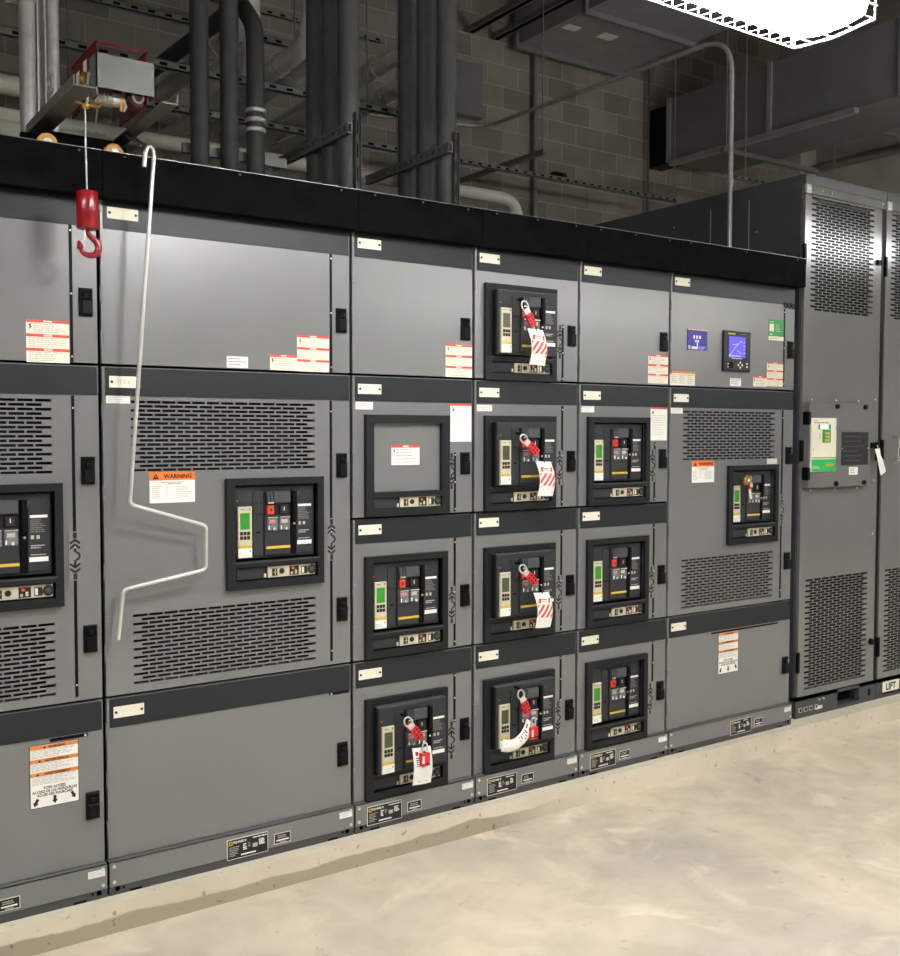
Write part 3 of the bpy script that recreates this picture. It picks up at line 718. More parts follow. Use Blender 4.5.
def danger_tag(loc, pts, w, label, striped=True, upright=True):
    """pts: outline of the curved tag centreline in (dx, dy, dz) from loc, top to bottom"""
    t = thing('danger_tag', loc, label, 'tag', 'tags hanging from lockout hasps')
    P = [Vector(p) for p in pts]; N = len(P); vs = []; n = 8
    for i, p in enumerate(P):
        d = (P[min(i+1,N-1)]-P[max(i-1,0)]); d.y = 0; d.normalize(); a = Vector((-d.z,0,d.x))
        if upright: a = Vector((1,0,-.04))
        for k in range(n+1):
            q = k/n-.5; vs.append(p+a*w*q+Vector((0,-.006*math.cos(q*PI),0)))
    def f(i, k): return i*(n+1)+k
    b = MB(); back = [Vector(v)+Vector((0,.0008,0)) for v in vs]
    fs = [(f(i,k),f(i+1,k),f(i+1,k+1),f(i,k+1)) for i in range(N-1) for k in range(n)]
    o = len(vs); edge = [(f(i,0),f(i,0)+o,f(i+1,0)+o,f(i+1,0)) for i in range(N-1)]+[(f(i,n),f(i+1,n),f(i+1,n)+o,f(i,n)+o) for i in range(N-1)]
    b.add([tuple(v) for v in vs]+[tuple(v) for v in back], fs+[tuple(x+o for x in q[::-1]) for q in fs]+edge, 'white', True)
    def at(u, s):      # u across 0..1, s along 0..1
        i = min(int(s*(N-1)), N-2); k = min(int(u*n), n-1); a, c = s*(N-1)-i, u*n-k
        v = [Vector(vs[f(i+p,k+q)]) for p in (0,1) for q in (0,1)]
        r = (v[0]*(1-c)+v[1]*c)*(1-a)+(v[2]*(1-c)+v[3]*c)*a; r.y -= .0012; return tuple(r)
    def patch(u0,s0,u1,s1,m,shear=0):
        q = 8; vv = []
        for i in range(q+1):
            s = s0+(s1-s0)*i/q; sh = shear*(1-i/q)
            for u in (u0,u1): vv.append(at(min(.97,max(.03,u+sh)), s))
        b.add(vv, [(2*i,2*i+2,2*i+3,2*i+1) for i in range(q)], m)
    if striped:
        for k in range(5): patch(-.50+k*.32,.34,-.34+k*.32,.70,'label_red',.5)
        patch(.08,.16,.22,.30,'label_red',.1); patch(.70,.16,.84,.30,'label_red',.1)
        patch(.3,.18,.66,.21,'ink_grey'); patch(.3,.24,.6,.26,'label_red'); patch(.1,.72,.9,.745,'ink_grey'); patch(.1,.80,.6,.82,'ink_pale'); patch(.1,.88,.9,.895,'ink_pale')
    else:
        patch(.12,.10,.62,.20,'red'); patch(.12,.115,.62,.135,'ink')
        for k in range(5): patch(.12,.25+k*.055,.5+.09*(k%3),.275+k*.055,'ink' if k < 3 else 'ink_grey')
        patch(.25,.90,.75,.915,'ink_grey')
    child('tag_card', b, t)
    e = MB().tube([tuple(P[0]+Vector((0,-.008,-.006))),tuple(P[0]+Vector((.002,-.004,.010))),tuple(P[0]+Vector((.004,.004,.022)))], .0022, 'ink', 6)
    child('tie', e, t)
    return t
def padlock(loc, label):
    t = thing('padlock', loc, label, 'padlock', 'red lockout padlocks')
    child('shackle', MB().tube(fillet([(-.010,0,0),(-.010,0,.040),(.010,0,.040),(.010,0,0)], .010, 5), .003, 'steel', 8), t)
    child('lock_body', MB().cbox(-.019,.019,-.010,.010,-.046,.002,'red',.003).quad(-.017,-.007,-.034,-.006,-.0104,'cream').quad(-.004,.016,-.040,-.034,-.0104,'ink'), t)
    return t
def droop(dx, L, y0=0, y1=0, n=12, bow=.012):
    return [(dx*(k/n)+bow*math.sin(PI*k/n), y0+(y1-y0)*(k/n)-.010*math.sin(PI*k/n), -L*k/n) for k in range(n+1)]
def at4(sec, r, x, z, y=-.118): return (SEC_X[sec]+.246+x, y, RZ[r]+z)
for r, nm, rx, rz, ang, tx, bxx, L in ((1,'topmost',-.071,.100,.52,-.024,.010,.142),(2,'second',-.073,.100,.86,.021,.012,.142),(3,'third',-.075,.110,.80,.014,.010,.146)):
    hasp(3, r, rx, rz, f'red and silver lockout hasp on the {nm} of four tagged breakers', ang)
    danger_tag(at4(3,r,tx,.008), droop(bxx,L,0,0,12,.010), .080, f'white tag with red stripes hanging on the {nm} breaker from top in its column')
hasp(3, 4, -.082, .140, 'red and silver lockout hasp on lowest breaker whose tag curls left', .42)
danger_tag(at4(3,4,-.036,.024), [tuple(p) for p in smooth([(0,0,0),(-.022,-.006,-.030),(-.052,-.012,-.056),(-.088,-.014,-.074),(-.122,-.010,-.078),(-.150,-.002,-.072)], 4)], .050, 'white printed tag curling left over the trip unit of the lowest breaker', False, False)
padlock(at4(3,4,-.034,.002,-.132), 'red padlock hanging beside the white tag that curls left')
hasp(2, 4, -.066, .115, 'red and silver lockout hasp at floor level, left of the one with curling tag', .68)
danger_tag(at4(2,4,-.012,.012), droop(.002,.142,0,0,12,.002), .084, 'wide white printed tag hanging straight down behind a red padlock', False)
padlock(at4(2,4,-.010,-.008,-.140), 'red padlock lying over the straight-hanging white tag')
# brass padlock with a red and white chain on the right-hand breaker
t = thing('brass_padlock', (2.189,-.036,1.382), 'round brass padlock on the breaker under the blue-screened meter', 'padlock')
child('lock_body', MB().lathe([(.020,-.010),(.026,-.006),(.026,.006),(.020,.012)],(0,0,0),'brass',24,'Y').lathe([(.008,-.013),(.008,-.009)],(0,0,0),'cream',12,'Y'), t)
child('shackle', MB().tube([(.018,0,.012),(.034,.002,.018),(.044,.008,.008),(.040,.012,-.012),(.024,.006,-.014)], .0035, 'steel', 8), t)
t = thing('lock_chain', (2.222,-.032,1.372), 'short red and white chain hanging from the round brass padlock', 'chain')
for k in range(6):
    zc = -.014*k-.004; xx = .006*math.sin(k*1.3)
    ring = [(xx+.006*math.cos(q)*(1 if k%2 else .7), .004*math.cos(q)*(0 if k%2 else 1), zc+.009*math.sin(q)) for q in [2*PI*j/10 for j in range(10)]]
    child('link', MB().tube(ring, .0032, 'red' if k == 2 else ('cream' if k % 2 else 'white'), 6, closed=True), t)

# ------------------------------------------------------------------ hoist on top of the gear, its hook and its crank
t = thing('breaker_hoist', (-.92,.0,2.493), 'travelling hoist with red winch and grey front plate on top of the switchgear', 'hoist')
def L(x, y, z): return (x+.92, y, z-2.493)
def bx_(b, x0,x1,y0,y1,z0,z1,m): return b.box(x0+.92,x1+.92,y0,y1,z0-2.493,z1-2.493,m)
b = bx_(MB(), -1.070,-1.007,-.33,.26,2.590,2.594,'rail_grey'); bx_(b,-1.070,-1.066,-.33,.26,2.594,2.62,'rail_grey'); child('left_rail', b, t)
b = bx_(MB(), -.812,-.763,-.32,.26,2.590,2.594,'rail_grey'); bx_(b,-.767,-.763,-.32,.26,2.594,2.62,'rail_grey'); child('right_rail', b, t)
b = bx_(MB(), -1.09,-.86,.016,.03,2.500,2.548,'fascia_black'); child('axle_bar', b, t); child('rear_bar', bx_(MB(),-1.09,-.75,.23,.26,2.533,2.590,'fascia_black'), t)
b = bx_(MB(), -.990,-.815,-.272,-.268,2.617,2.715,'plate_grey'); bx_(b,-.819,-.815,-.272,-.15,2.617,2.715,'galv'); bx_(b,-.990,-.986,-.272,-.20,2.594,2.715,'plate_grey')
child('front_plate', b, t)
b = MB(); bx_(b,-.985,-.981,-.262,.015,2.594,2.752,'winch_red'); bx_(b,-.838,-.834,-.262,.015,2.594,2.745,'winch_red'); bx_(b,-.985,-.834,.010,.015,2.68,2.752,'winch_red')
b.tube([L(-.983,-.262,2.750),L(-.836,-.262,2.748)], .004, 'winch_red', 8); b.tube([L(-.983,.012,2.752),L(-.983,-.262,2.752)], .004, 'winch_red', 8); b.tube([L(-.836,.012,2.748),L(-.836,-.262,2.748)], .004, 'winch_red', 8)
b.quad(0,0,0,0,0,'winch_red')
for yy, zz in ((-.06,2.70),(-.14,2.712)): 
    b.add([L(-.9855,yy-.02,zz-.022),L(-.9855,yy+.02,zz-.022),L(-.9855,yy+.02,zz+.018),L(-.9855,yy-.02,zz+.018)],[(3,2,1,0)],'white')
child('winch_housing', b, t)
b = MB().lathe([(.030,-.06),(.030,-.052),(.020,-.050),(.020,.050),(.030,.052),(.030,.06)], L(-.945,-.20,2.61), 'steel', 20, 'X')
for k in range(9): b.tube([(p[0],p[1],p[2]) for p in [L(-.975+k*.006, -.20+.0225*math.cos(q), 2.61+.0225*math.sin(q)) for q in [2*PI*j/14 for j in range(14)]]], .0028, 'galv', 5, closed=True)
child('cable_drum', b, t)
b = MB().lathe([(.026,-.06),(.032,-.055),(.032,.03),(.024,.04)], L(-.862,-.19,2.612), 'motor_red', 20, 'Y').lathe([(.018,-.066),(.018,-.06)], L(-.862,-.19,2.612), 'plate_grey', 20, 'Y').lathe([(.012,-.068),(.012,-.065)], L(-.862,-.19,2.612), 'motor_red', 16, 'Y'); child('motor', b, t)
b = MB().lathe([(.022,-.006),(.024,0),(.022,.006)], L(-.994,-.16,2.665), 'brass', 18, 'X').lathe([(.010,-.014),(.010,.004)], L(-.994,-.16,2.665), 'yellow', 14, 'X'); b.tube([L(-.994,-.19,2.63),L(-.994,-.22,2.67)], .006, 'steel', 8); child('brake_gear', b, t)
child('amber_stop', bx_(MB(), -.905,-.897,-.22,-.212,2.575,2.61,'wheel_amber'), t)
def wheel(x, y): return MB().lathe([(.028,-.012),(.030,-.010),(.030,.010),(.028,.012)], L(x,y,2.503), 'wheel_amber', 28, 'Y').lathe([(.014,-.016),(.014,.016)], L(x,y,2.503), 'white', 18, 'Y').lathe([(.006,-.02),(.006,.02)], L(x,y,2.503), 'steel', 10, 'Y')
for x in (-1.066,-.862):
    for y in (0,.24): child('wheel', wheel(x,y), t)
b = MB().lathe([(.030,-.004),(.030,.004)], L(-1.075,-.10,2.655), 'galv', 24, 'X').lathe([(.008,-.008),(.008,.008)], L(-1.075,-.10,2.655), 'steel', 12, 'X'); child('hand_wheel', b, t)
b = MB().tube([L(-1.030,-.195,2.588),L(-.965,-.205,2.580)], .007, 'brass', 10).tube([L(-.965,-.205,2.580),L(-.95,-.21,2.60)], .005, 'brass', 8).lathe([(.010,-.01),(.012,0),(.010,.01)], L(-1.003,-.20,2.578), 'brass', 16, 'X'); child('cable_guide', b, t)
child('wire_rope', MB().tube([L(-1.003,-.20,2.58),L(-1.003,-.20,2.45),L(-1.001,-.20,2.325)], .0028, 'galv', 8).tube([L(-.965,-.2,2.60),L(-.945,-.1,2.56)], .0028, 'galv', 8), t)
b = MB().tube([L(-.782,.07,2.590),L(-.786,.05,2.580),L(-.789,-.142,2.498)], .005, 'rail_grey', 8).tube([L(-.800,.07,2.590),L(-.803,.05,2.580),L(-.806,-.10,2.515)], .004, 'rail_grey', 8); child('crank_bracket', b, t)

t = thing('hook_block', (-1.001,-.20,2.216), 'red weighted crane hook hanging on a wire before the leftmost doors', 'hook')
child('weight', MB().lathe([(.028,0),(.0315,.003),(.0315,.107),(.029,.111),(.004,.112)], (0,0,0), 'hook_red', 32), t, label='glossy red cylinder weight')
pts = [(0,0,.002),(.001,0,-.010),(.010,0,-.022),(.024,0,-.034),(.031,0,-.050),(.026,0,-.068),(.010,0,-.077),(-.008,0,-.074),(-.020,0,-.060),(-.024,0,-.045),(-.027,0,-.036)]
sp = smooth(pts); N = len(sp)
rs = [.006+.0042*math.sin(PI*min(1,(i/N)*1.25)) if i < N*.8 else .0095*(1-(i/N-.8)/.2)+.0015 for i in range(N)]
child('hook', MB().tube(sp, rs, 'hook_red', 14), t)
child('safety_latch', MB().tube([(-.006,0,.0),(-.008,0,-.018),(-.010,0,-.034)], [.004,.003,.0025], 'steel', 8), t)

path = [(-.813,-.150,2.437),(-.808,-.150,2.480),(-.800,-.150,2.503),(-.782,-.140,2.503),(-.776,-.135,2.480),(-.849,-.080,1.383),(-.588,-.062,1.300),(-.588,-.055,1.152),(-.862,-.045,1.106),(-.880,-.042,.945)]
P = fillet(path, .022, 6)
cr = child('hoist_crank', MB().tube([(p[0]+.85,p[1],p[2]-.945) for p in P], .0066, 'bright_rod', 10), None, (-.85,0,.945))
tag(cr, 'long silver rod bent into a crank, hanging before the wide left doors', 'crank')

# ------------------------------------------------------------------ tall cabinets on the right
def cabinet(x0, label, first):
    W = .715; t = thing('drive_cabinet', (x0,.03,.1), label, 'cabinet', 'tall grey vented cabinets')
    b = MB().box(0,W,.10,1.75,.11,2.80,'cab_paint_shaded').box(0,.012,.02,.10,.11,2.755,'cab_paint_shaded').box(W-.012,W,.02,.10,.11,2.755,'cab_paint_shaded').box(0,W,-.004,.015,2.755,2.80,'cab_paint').box(0,W,.0151,.0999,2.755,2.80,'cab_paint_shaded').box(0,W,-.010,1.76,2.80,2.850,'cab_paint_shaded')
    b.box(.012,W-.012,.092,.0995,.12,2.75,'recess_shade')  # near-black sheet stands for the shade behind the grilles
    if first:
        for yy in (.35,.62): b.box(-.0015,0,yy,yy+.006,.2,2.78,'galv')  # pale strips: vertical highlights of the side panel put into colour
        for yy, zz in ((.3,2.6),(.9,2.72),(1.3,2.6)): b.lathe([(.006,-.004),(.006,.0)],(0,yy,zz),'galv',10,'X')
    b.box(.01,.05,-.008,.02,2.755,2.80,'galv')
    for xx in (.022,.040,.14,.22,.68): b.lathe([(.006,-.010),(.006,-.003)],(xx,0,2.778),'steel',8,'Y')
    child('body', b, t)
    b = MB().box(0,W,0,.5,0,.018,'plinth').box(0,.36,0,.5,.018,.11,'plinth').box(.56 if first else .06,W,0,.5,.018,.11,'plinth').box(.0,W,.06,.5,.02,.11,'recess_shade').box(0,W,0,.06,.092,.11,'plinth')
    if first:
        for k in range(4): b.box(.02+k*.045,.05+k*.045,-.004,0,.03,.055,'galv'); b.lathe([(.008,-.006),(.008,-.003)],(.035+k*.045,0,.043),'recess_shade',8,'Y')
        b.box(.16,.22,-.006,-.003,.028,.046,'cream')
        for k in range(2): b.lathe([(.006,-.010),(.006,0)],(.19+k*.04,0,.08),'steel',8,'Y')
        b.box(.50,.512,-.003,0,.04,.075,'recess_shade').box(.645,.66,-.003,0,.035,.07,'recess_shade')
    child('base', b, t)
    GX0, GX1 = .064, .615; G1, G2 = (2.156,2.745), (.148,.741)
    b = MB(); panel(b, .012, .690, .115, 2.752, [(GX0,GX1,*G1),(GX0,GX1,*G2)], 'cab_paint')
    for g in (G1,G2): vent(b, GX0,GX1,g[0],g[1],.072,.0146,.0106,'cab_paint',0,.003,.006)
    for zz in (1.25,.95,1.70): b.lathe([(.005,-.004),(.005,.001)],(.655,0,zz),'steel',8,'Y')
    d = child('door', b, t)
    for zz in (2.44,1.42,.30): child('hinge', MB().cbox(-.006,.012,-.012,.004,-.055,.055,'black',.003), d, (.004,0,zz))
    child('door_gap', MB().box(.6905,.712,-.001,.02,.115,2.745,'black'), d)
    child('latch', MB().lathe([(.016,-.016),(.018,0)],(.655,0,.34),'black',16,'Y'), d); child('latch', MB().cbox(.640,.672,-.014,0,2.44,2.47,'black',.003), d)
    if first:
        b = MB().cbox(.020,.562,-.040,-.001,1.225,1.672,'cab_paint',.003)
        for xx in (.250,.500):
            for zz in (1.243,1.654): b.lathe([(.013,-.052),(.013,-.039)],(xx,0,zz),'black',12,'Y')
        for zz in (1.30,1.59): b.cbox(.014,.034,-.042,-.004,zz-.034,zz+.034,'black',.003)
        for xx in (.09,.30,.50):
            for zz in (1.210,1.688): b.lathe([(.005,-.004),(.005,.0)],(xx,0,zz),'steel',8,'Y')
        c = child('control_panel', b, t, label='raised panel with white and green keypad and black plate')
        b = MB().cbox(.030,.242,-.048,-.039,1.310,1.592,'cream',.003); y = -.0484
        b.quad(.032,.240,1.312,1.375,y,'green_bright').quad(.032,.240,1.380,1.386,y,'green_bright').quad(.158,.220,1.338,1.352,y-.0003,'yellow').lines(.042,.108,1.340,1.325,2,y-.0003,'cream',.4,4)
        b.lines(.045,.10,1.581,1.574,1,y,'ink_grey',.5,8).lines(.045,.20,1.570,1.562,1,y,'ink',.5,5)
        b.quad(.084,.192,1.532,1.558,y,'green').quad(.118,.192,1.462,1.530,y,'green')
        for k in range(3): b.quad(.142,.180,1.506-k*.018,1.517-k*.018,y-.0003,'yellow')
        b.lines(.093,.110,1.51,1.48,4,y,'ink_grey',.4,6).lines(.228,.238,1.55,1.53,2,y,'ink_grey',.6,6).quad(.042,.048,1.42,1.432,y,'ink_grey')
        kp = child('keypad_panel', b, c); 
        b = MB().quad(.100,.170,1.534,1.557,-.0488,'screen_white')
        child('display', b, c)
        b = MB().box(.298,.538,-.042,-.039,1.340,1.518,'ink')
        for k in range(6): b.lines(.31,.526,1.50-k*.026,1.482-k*.026,1,-.0423,'breaker_mid',.3,40+k)
        for xx in (.302,.534): b.lathe([(.003,-.044),(.003,-.041)],(xx,0,1.43),'steel',8,'Y')
        child('data_plate', b, c, label='black engraved data plate')
        child('sticker', plain_sticker(.08,.042,44,True), c, (.405,-.041,1.308))
        b = MB().cbox(.615,.650,-.020,0,1.43,1.46,'black',.003).cbox(.640,.668,-.032,-.016,1.36,1.462,'black',.004); child('door_handle', b, t)
    else:
        child('wire_handle', MB().tube(fillet([(.10,0,1.50),(.10,-.05,1.49),(.09,-.05,1.36),(.09,0,1.33)], .02, 4), .004, 'galv', 8).tube(fillet([(.10,-.05,1.49),(.17,-.045,1.49),(.17,-.045,1.36),(.10,-.05,1.36)], .02, 4), .004, 'galv', 8), t)
        child('lift_label', MB().box(.062,.226,-.0012,0,.030,.090,'cream').text('LIFT', .144, .060, .040, -.0016, 'ink', .13, True), t, (0,-.0002,0), 'white label reading LIFT')
    return t
cabinet(2.687, 'tall grey vented cabinet with a white and green keypad panel', True)
cabinet(3.408, 'tall grey vented cabinet cut by the right photo edge, with LIFT label', False)
t = thing('paper_tag', (3.315,-.012,1.545), 'white paper tag tied to the handle of the tall vented cabinet', 'tag')
child('tag_card', MB().plate([(-.030,-.02),(.016,-.016),(.026,-.055),(.050,-.085),(.078,-.145),(.030,-.170),(.004,-.095),(-.010,-.060)], -.0012, .0, 'white'), t)
child('tie', MB().tube([(0,0,-.02),(.004,.004,-.005),(.006,.010,.0)], .002, 'cream', 6), t)

# ------------------------------------------------------------------ conduits, pipes and ducts above
def riser(x, y, r, z0, z1, m, label, cat='conduit', group='vertical conduits rising from the switchgear', name='conduit'):
    o = child(name, MB().tube([(0,0,z0-z0),(0,0,z1-z0)], r, m, 20), None, (x,y,z0)); return tag(o, label, cat, group)
for k, (x, wd) in enumerate(((-.305,'left'),(-.178,'middle'))):
    riser(x, .70, .038, 2.464, 6.5, 'conduit_dark', f'dark vertical conduit, {("first","second")[k]} of three thin ones right of the hoist')
o = child('conduit', MB().tube([(p[0],p[1],p[2]) for p in fillet([(0,0,0),(0,0,.84),(.04,.24,1.02),(.10,1.8,1.14)], .2, 8)], .038, 'conduit_dark', 20), None, (-.062,.70,2.464))
tag(o, 'dark vertical conduit with ringed coupling that bends back at its top', 'conduit', 'vertical conduits rising from the switchgear')
b = MB()
for zz in (.40,.44,.48): b.lathe([(.039,0),(.044,.004),(.044,.014),(.039,.018)], (0,0,zz), 'steel', 24)
child('coupling', b, o, label='shiny ringed coupling')
for gi, (gx, ys, nm) in enumerate(((.335,(.62,.77,.92),'left'),(.850,(.62,.79,.96),'right'))):
    for k, yy in enumerate(ys): riser(gx, yy, .047, 2.464, 6.5, 'conduit', f'thick vertical conduit, {("front","middle","back")[k]} of the {nm} row of three')
    s = MB(); L0 = 1.25-.50; bxx = gx-.0692
    # slotted strut clamped across the row of three
    s.box(0,.022,0,.75,0,.006,'unistrut').box(0,.022,0,.75,.040,.046,'unistrut').box(.016,.022,0,.75,.006,.040,'unistrut').box(0,.003,0,.75,.032,.04,'unistrut').box(0,.003,0,.75,.006,.014,'unistrut')
    for k in range(16): s.box(0,.003,k*.048,k*.048+.022,.014,.032,'unistrut')
    o = child('support_strut', s, None, (bxx,.50,2.872)); tag(o, f'slotted steel strut clamped to the {nm} row of thick conduits', 'strut', 'slotted struts on the thick conduits')
    s = MB().box(0,.028,0,.008,0,.52,'conduit').box(0,.004,-.012,0,0,.52,'conduit').box(.024,.028,-.012,0,0,.52,'conduit')
    for k in range(5): s.quad(.011,.017,.03+k*.1,.09+k*.1,-.0005,'recess_shade')
    o = child('support_strut', s, None, (gx-.004,.558,2.464)); tag(o, f'upright slotted strut in front of the {nm} row of thick conduits', 'strut', 'slotted struts on the thick conduits')
s = MB().box(0,.46,0,.022,0,.040,'unistrut')
for k in range(3): s.lathe([(.012,-.045),(.012,0)], (.075+k*.125,0,.02), 'black', 10, 'Y')
o = child('support_strut', s, None, (-.36,.742,2.750)); tag(o, 'dark strut holding the three thin conduits right of the hoist', 'strut', 'slotted struts on the thick conduits')
riser(-1.008, .50, .0275, 2.464, 6.5, 'galv', 'bright steel vertical conduit at the far left beside the hoist')
riser(-.922, .50, .0215, 2.464, 6.5, 'galv', 'bright steel vertical conduit between strut and hoist at the far left')
o = child('support_strut', MB().box(0,.030,0,.006,0,4.0,'galv').box(0,.004,-.03,0,0,4.0,'galv').box(.026,.030,-.03,0,0,4.0,'galv'), None, (-.977,.52,2.464)); tag(o, 'upright steel strut between the two bright conduits at far left', 'strut', 'slotted struts on the thick conduits')
o = child('pipe_clamp', MB().lathe([(.032,-.02),(.036,-.015),(.036,.015),(.032,.02)], (0,0,0), 'galv', 20).box(-.06,.11,.034,.044,-.02,.02,'galv'), None, (-1.008,.50,3.13)); tag(o, 'steel clamp around the bright left conduit near the ceiling edge', 'clamp')
# pale pipes running along the gear
def pipe(name, pts, r, m, label, group=None, fr=.12, ncoup=(), cat='pipe'):
    P = fillet(pts, fr, 8); b0 = Vector(pts[0]); o = child(name, MB().tube([tuple(Vector(p)-b0) for p in P], r, m, 18), None, tuple(b0)); tag(o, label, cat, group)
    for c, dvec in ncoup:
        cb = MB(); c = Vector(c)-b0; dvec = Vector(dvec).normalized()
        for q in (-.05,-.015,.02): cb.tube([tuple(c+dvec*q),tuple(c+dvec*(q+.006)),tuple(c+dvec*(q+.014)),tuple(c+dvec*(q+.02))], [r+.001,r+.008,r+.008,r+.001], 'steel', 18)
        child('coupling', cb, o, label='shiny ringed coupling')
    return o
pipe('insulated_pipe', [(-6.5,1.8,3.075),(2.20,1.8,3.075),(2.20,1.8,2.3)], .038, 'pale_pipe', 'pale insulated pipe running behind the risers and turning down near the block wall', 'pale pipes behind the switchgear', .14)
pipe('insulated_pipe', [(-6.5,1.8,3.22),(-.52,1.8,3.22),(-.52,3.5,3.22)], .045, 'pale_pipe', 'pale pipe above the long one, upper of the bundle at left', 'pale pipes behind the switchgear')
pipe('insulated_pipe', [(-6.5,1.75,3.00),(-.30,1.75,3.00),(-.30,1.75,2.3)], .045, 'pale_pipe', 'pale pipe below the long one, lower of the bundle at left', 'pale pipes behind the switchgear', .12, [((-.42,1.75,3.00),(1,0,0))])
# conduits running back towards the wall
YD = (0,1,0); GR = 'overhead conduits running to the back wall'
pipe('overhead_conduit', [(1.34,1.60,2.464),(1.34,1.70,3.62),(1.34,4.7,3.60)], .052, 'galv_lit', 'bright elbow conduit with ringed coupling between the two rows of risers', GR, .22, [((1.34,1.98,3.62),YD)], 'conduit')
pipe('overhead_conduit', [(1.25,1.46,2.464),(1.25,1.56,3.74),(1.22,4.7,3.72)], .052, 'galv_lit', 'bright elbow conduit behind the coupled one between the rows of risers', GR, .22, [((1.245,1.95,3.74),YD)], 'conduit')
pipe('overhead_conduit', [(.73,1.30,5.8),(.73,1.42,3.62),(.73,4.7,3.60)], .050, 'galv_lit', 'bright ringed conduit left of the left row of thick risers', GR, .25, [((.73,1.98,3.62),YD)], 'conduit')
pipe('overhead_conduit', [(.61,1.35,5.8),(.61,1.50,3.62),(.61,4.7,3.60)], .050, 'galv_lit', 'second bright ringed conduit left of the left row of thick risers', GR, .25, [((.61,1.90,3.62),YD)], 'conduit')
pipe('overhead_conduit', [(.20,1.2,5.8),(.20,1.32,3.60),(.20,4.7,3.58)], .050, 'galv_lit', 'ringed conduit seen between the first two thin risers', GR, .25, [((.20,1.78,3.6),YD)], 'conduit')
for k, (x, z, lb) in enumerate(((.49,3.56,'between the thin risers'),(1.05,3.56,'low behind the left row of risers'))):
    pipe('overhead_conduit', [(x,2.0,6.5),(x,2.0,z),(x,4.8,z)], .052, 'galv_lit', f'straight overhead conduit running to the wall {lb}', GR, .1, [((x,3.1+.2*k,z),YD)] if k < 2 else [], 'conduit')
# trapeze hangers across the room
def trapeze(y, z, x0, x1, rods, label):
    t = thing('trapeze_hanger', (x0,y,z), label, 'pipe hanger', 'trapeze hangers above the switchgear'); W = x1-x0
    b = MB().box(0,W,0,.041,.036,.041,'unistrut').box(0,W,0,.004,0,.041,'unistrut').box(0,W,.037,.041,0,.041,'unistrut').box(0,W,0,.010,0,.003,'unistrut')
    k = 0
    while k*.1 < W-.06: b.quad(k*.1+.02,k*.1+.06,.010,.026,-.0006,'recess_shade'); k += 1
    child('strut_bar', b, t)
    for r in rods: child('threaded_rod', MB().tube([(r-x0,.02,-.03),(r-x0,.02,6.55-z)], .006, 'unistrut', 8), t)
trapeze(1.83, 3.46, -2.2, 1.5, (-.75,.42,1.14), 'long strut hanger below the ringed conduits')
trapeze(2.6, 4.02, -2.2, 1.12, (-.6,1.06), 'high strut hanger ending left of the left thick risers')
trapeze(2.5, 3.465, -2.5, 2.0, (-.35,1.75), 'low strut hanger passing behind both rows of thick risers')
trapeze(3.6, 4.62, .9, 2.3, (1.0,2.0), 'short high strut hanger between the two rows of thick risers')
trapeze(3.9, 3.913, -2.5, 5.9, (-.9,5.86), 'long strut hanger nearest the block wall')
trapeze(1.6, 3.85, -2.5, -.30, (-.62,-.36), 'strut hanger over the red winch')
b = MB().box(0,.041,0,1.3,0,.041,'unistrut').tube([(.02,.03,.02),(.02,.03,2.595)], .006, 'unistrut', 8)
o = child('strut_arm', b, None, (3.73,3.40,3.955)); tag(o, 'dark strut arm hanging on a rod before the block wall', 'strut')
b = MB().tube([(0,0,0),(0,0,4.3)], .028, 'unistrut', 14); o = child('wall_pipe', b, None, (4.74,4.74,2.3)); tag(o, 'dark vertical pipe fixed to the block wall', 'pipe')
b = MB().tube([(0,0,0),(0,0,4.3)], .014, 'conduit', 10); o = child('wall_conduit', b, None, (6.30,4.72,2.3)); tag(o, 'thin vertical conduit on the block wall beside the big duct', 'conduit')
o = child('wall_box', MB().cbox(-.30,.30,-.10,0,-.25,.25,'duct',.01), None, (3.76,4.79,4.87)); tag(o, 'grey electrical box on the block wall behind the right risers', 'electrical box')
o = child('wall_speaker', MB().cbox(-.07,.07,-.08,0,-.04,.04,'black',.015).lathe([(.03,-.10),(.02,-.07)],(.03,0,0),'ink',14,'Y'), None, (5.06,4.79,4.22)); tag(o, 'small black box mounted on the block wall', 'wall box')
# thin conduit that leaves the gear and runs to the wall
P = fillet([(2.575,.42,2.464),(2.575,.42,3.75),(2.475,2.52,3.75),(1.6,2.75,3.75)], .2, 8)
o = child('thin_conduit', MB().tube([(p[0]-2.575,p[1]-.42,p[2]-2.464) for p in P], .013, 'galv', 12), None, (2.575,.42,2.464)); tag(o, 'thin bright conduit rising from the metering section and bending back overhead', 'conduit')
child('coupling', MB().lathe([(.016,0),(.018,.01),(.018,.03),(.016,.04)],(0,0,.48),'galv',12), o)
# ducts
t = thing('ceiling_duct', (5.16,0,5.4), 'wide flat metal duct under the ceiling with two stickers beneath', 'duct')
child('duct_body', MB().box(-.69,.69,-3,4.72,0,.5,'duct_pale').quad(0,0,0,0,0,'duct_pale'), t)
for yy in (-1.2,1.2,3.66,4.66): child('flange', MB().box(-.73,.73,yy,yy+.05,-.045,.54,'duct'), t)
child('sticker', MB().box(-.2,-.02,3.98,4.10,-.003,0,'white'), t); child('sticker', MB().box(-.62,-.46,4.02,4.12,-.003,0,'white'), t)
for k, (x, lb) in enumerate(((4.22,'just left of the wide flat duct'),(3.92,'second from the wide flat duct'),(3.35,'furthest left of the wide flat duct'))):
    o = child('ceiling_rail', MB().box(0,.05,-5.0,.75,0,.06,'duct').box(-.015,.065,-5.0,.75,0,.008,'duct'), None, (x,4.0,5.42)); tag(o, 'grey steel rail under the ceiling, '+lb, 'rail')
t = thing('supply_duct', (6.335,0,4.49), 'large dark duct running above the tall cabinets towards the block wall', 'duct')
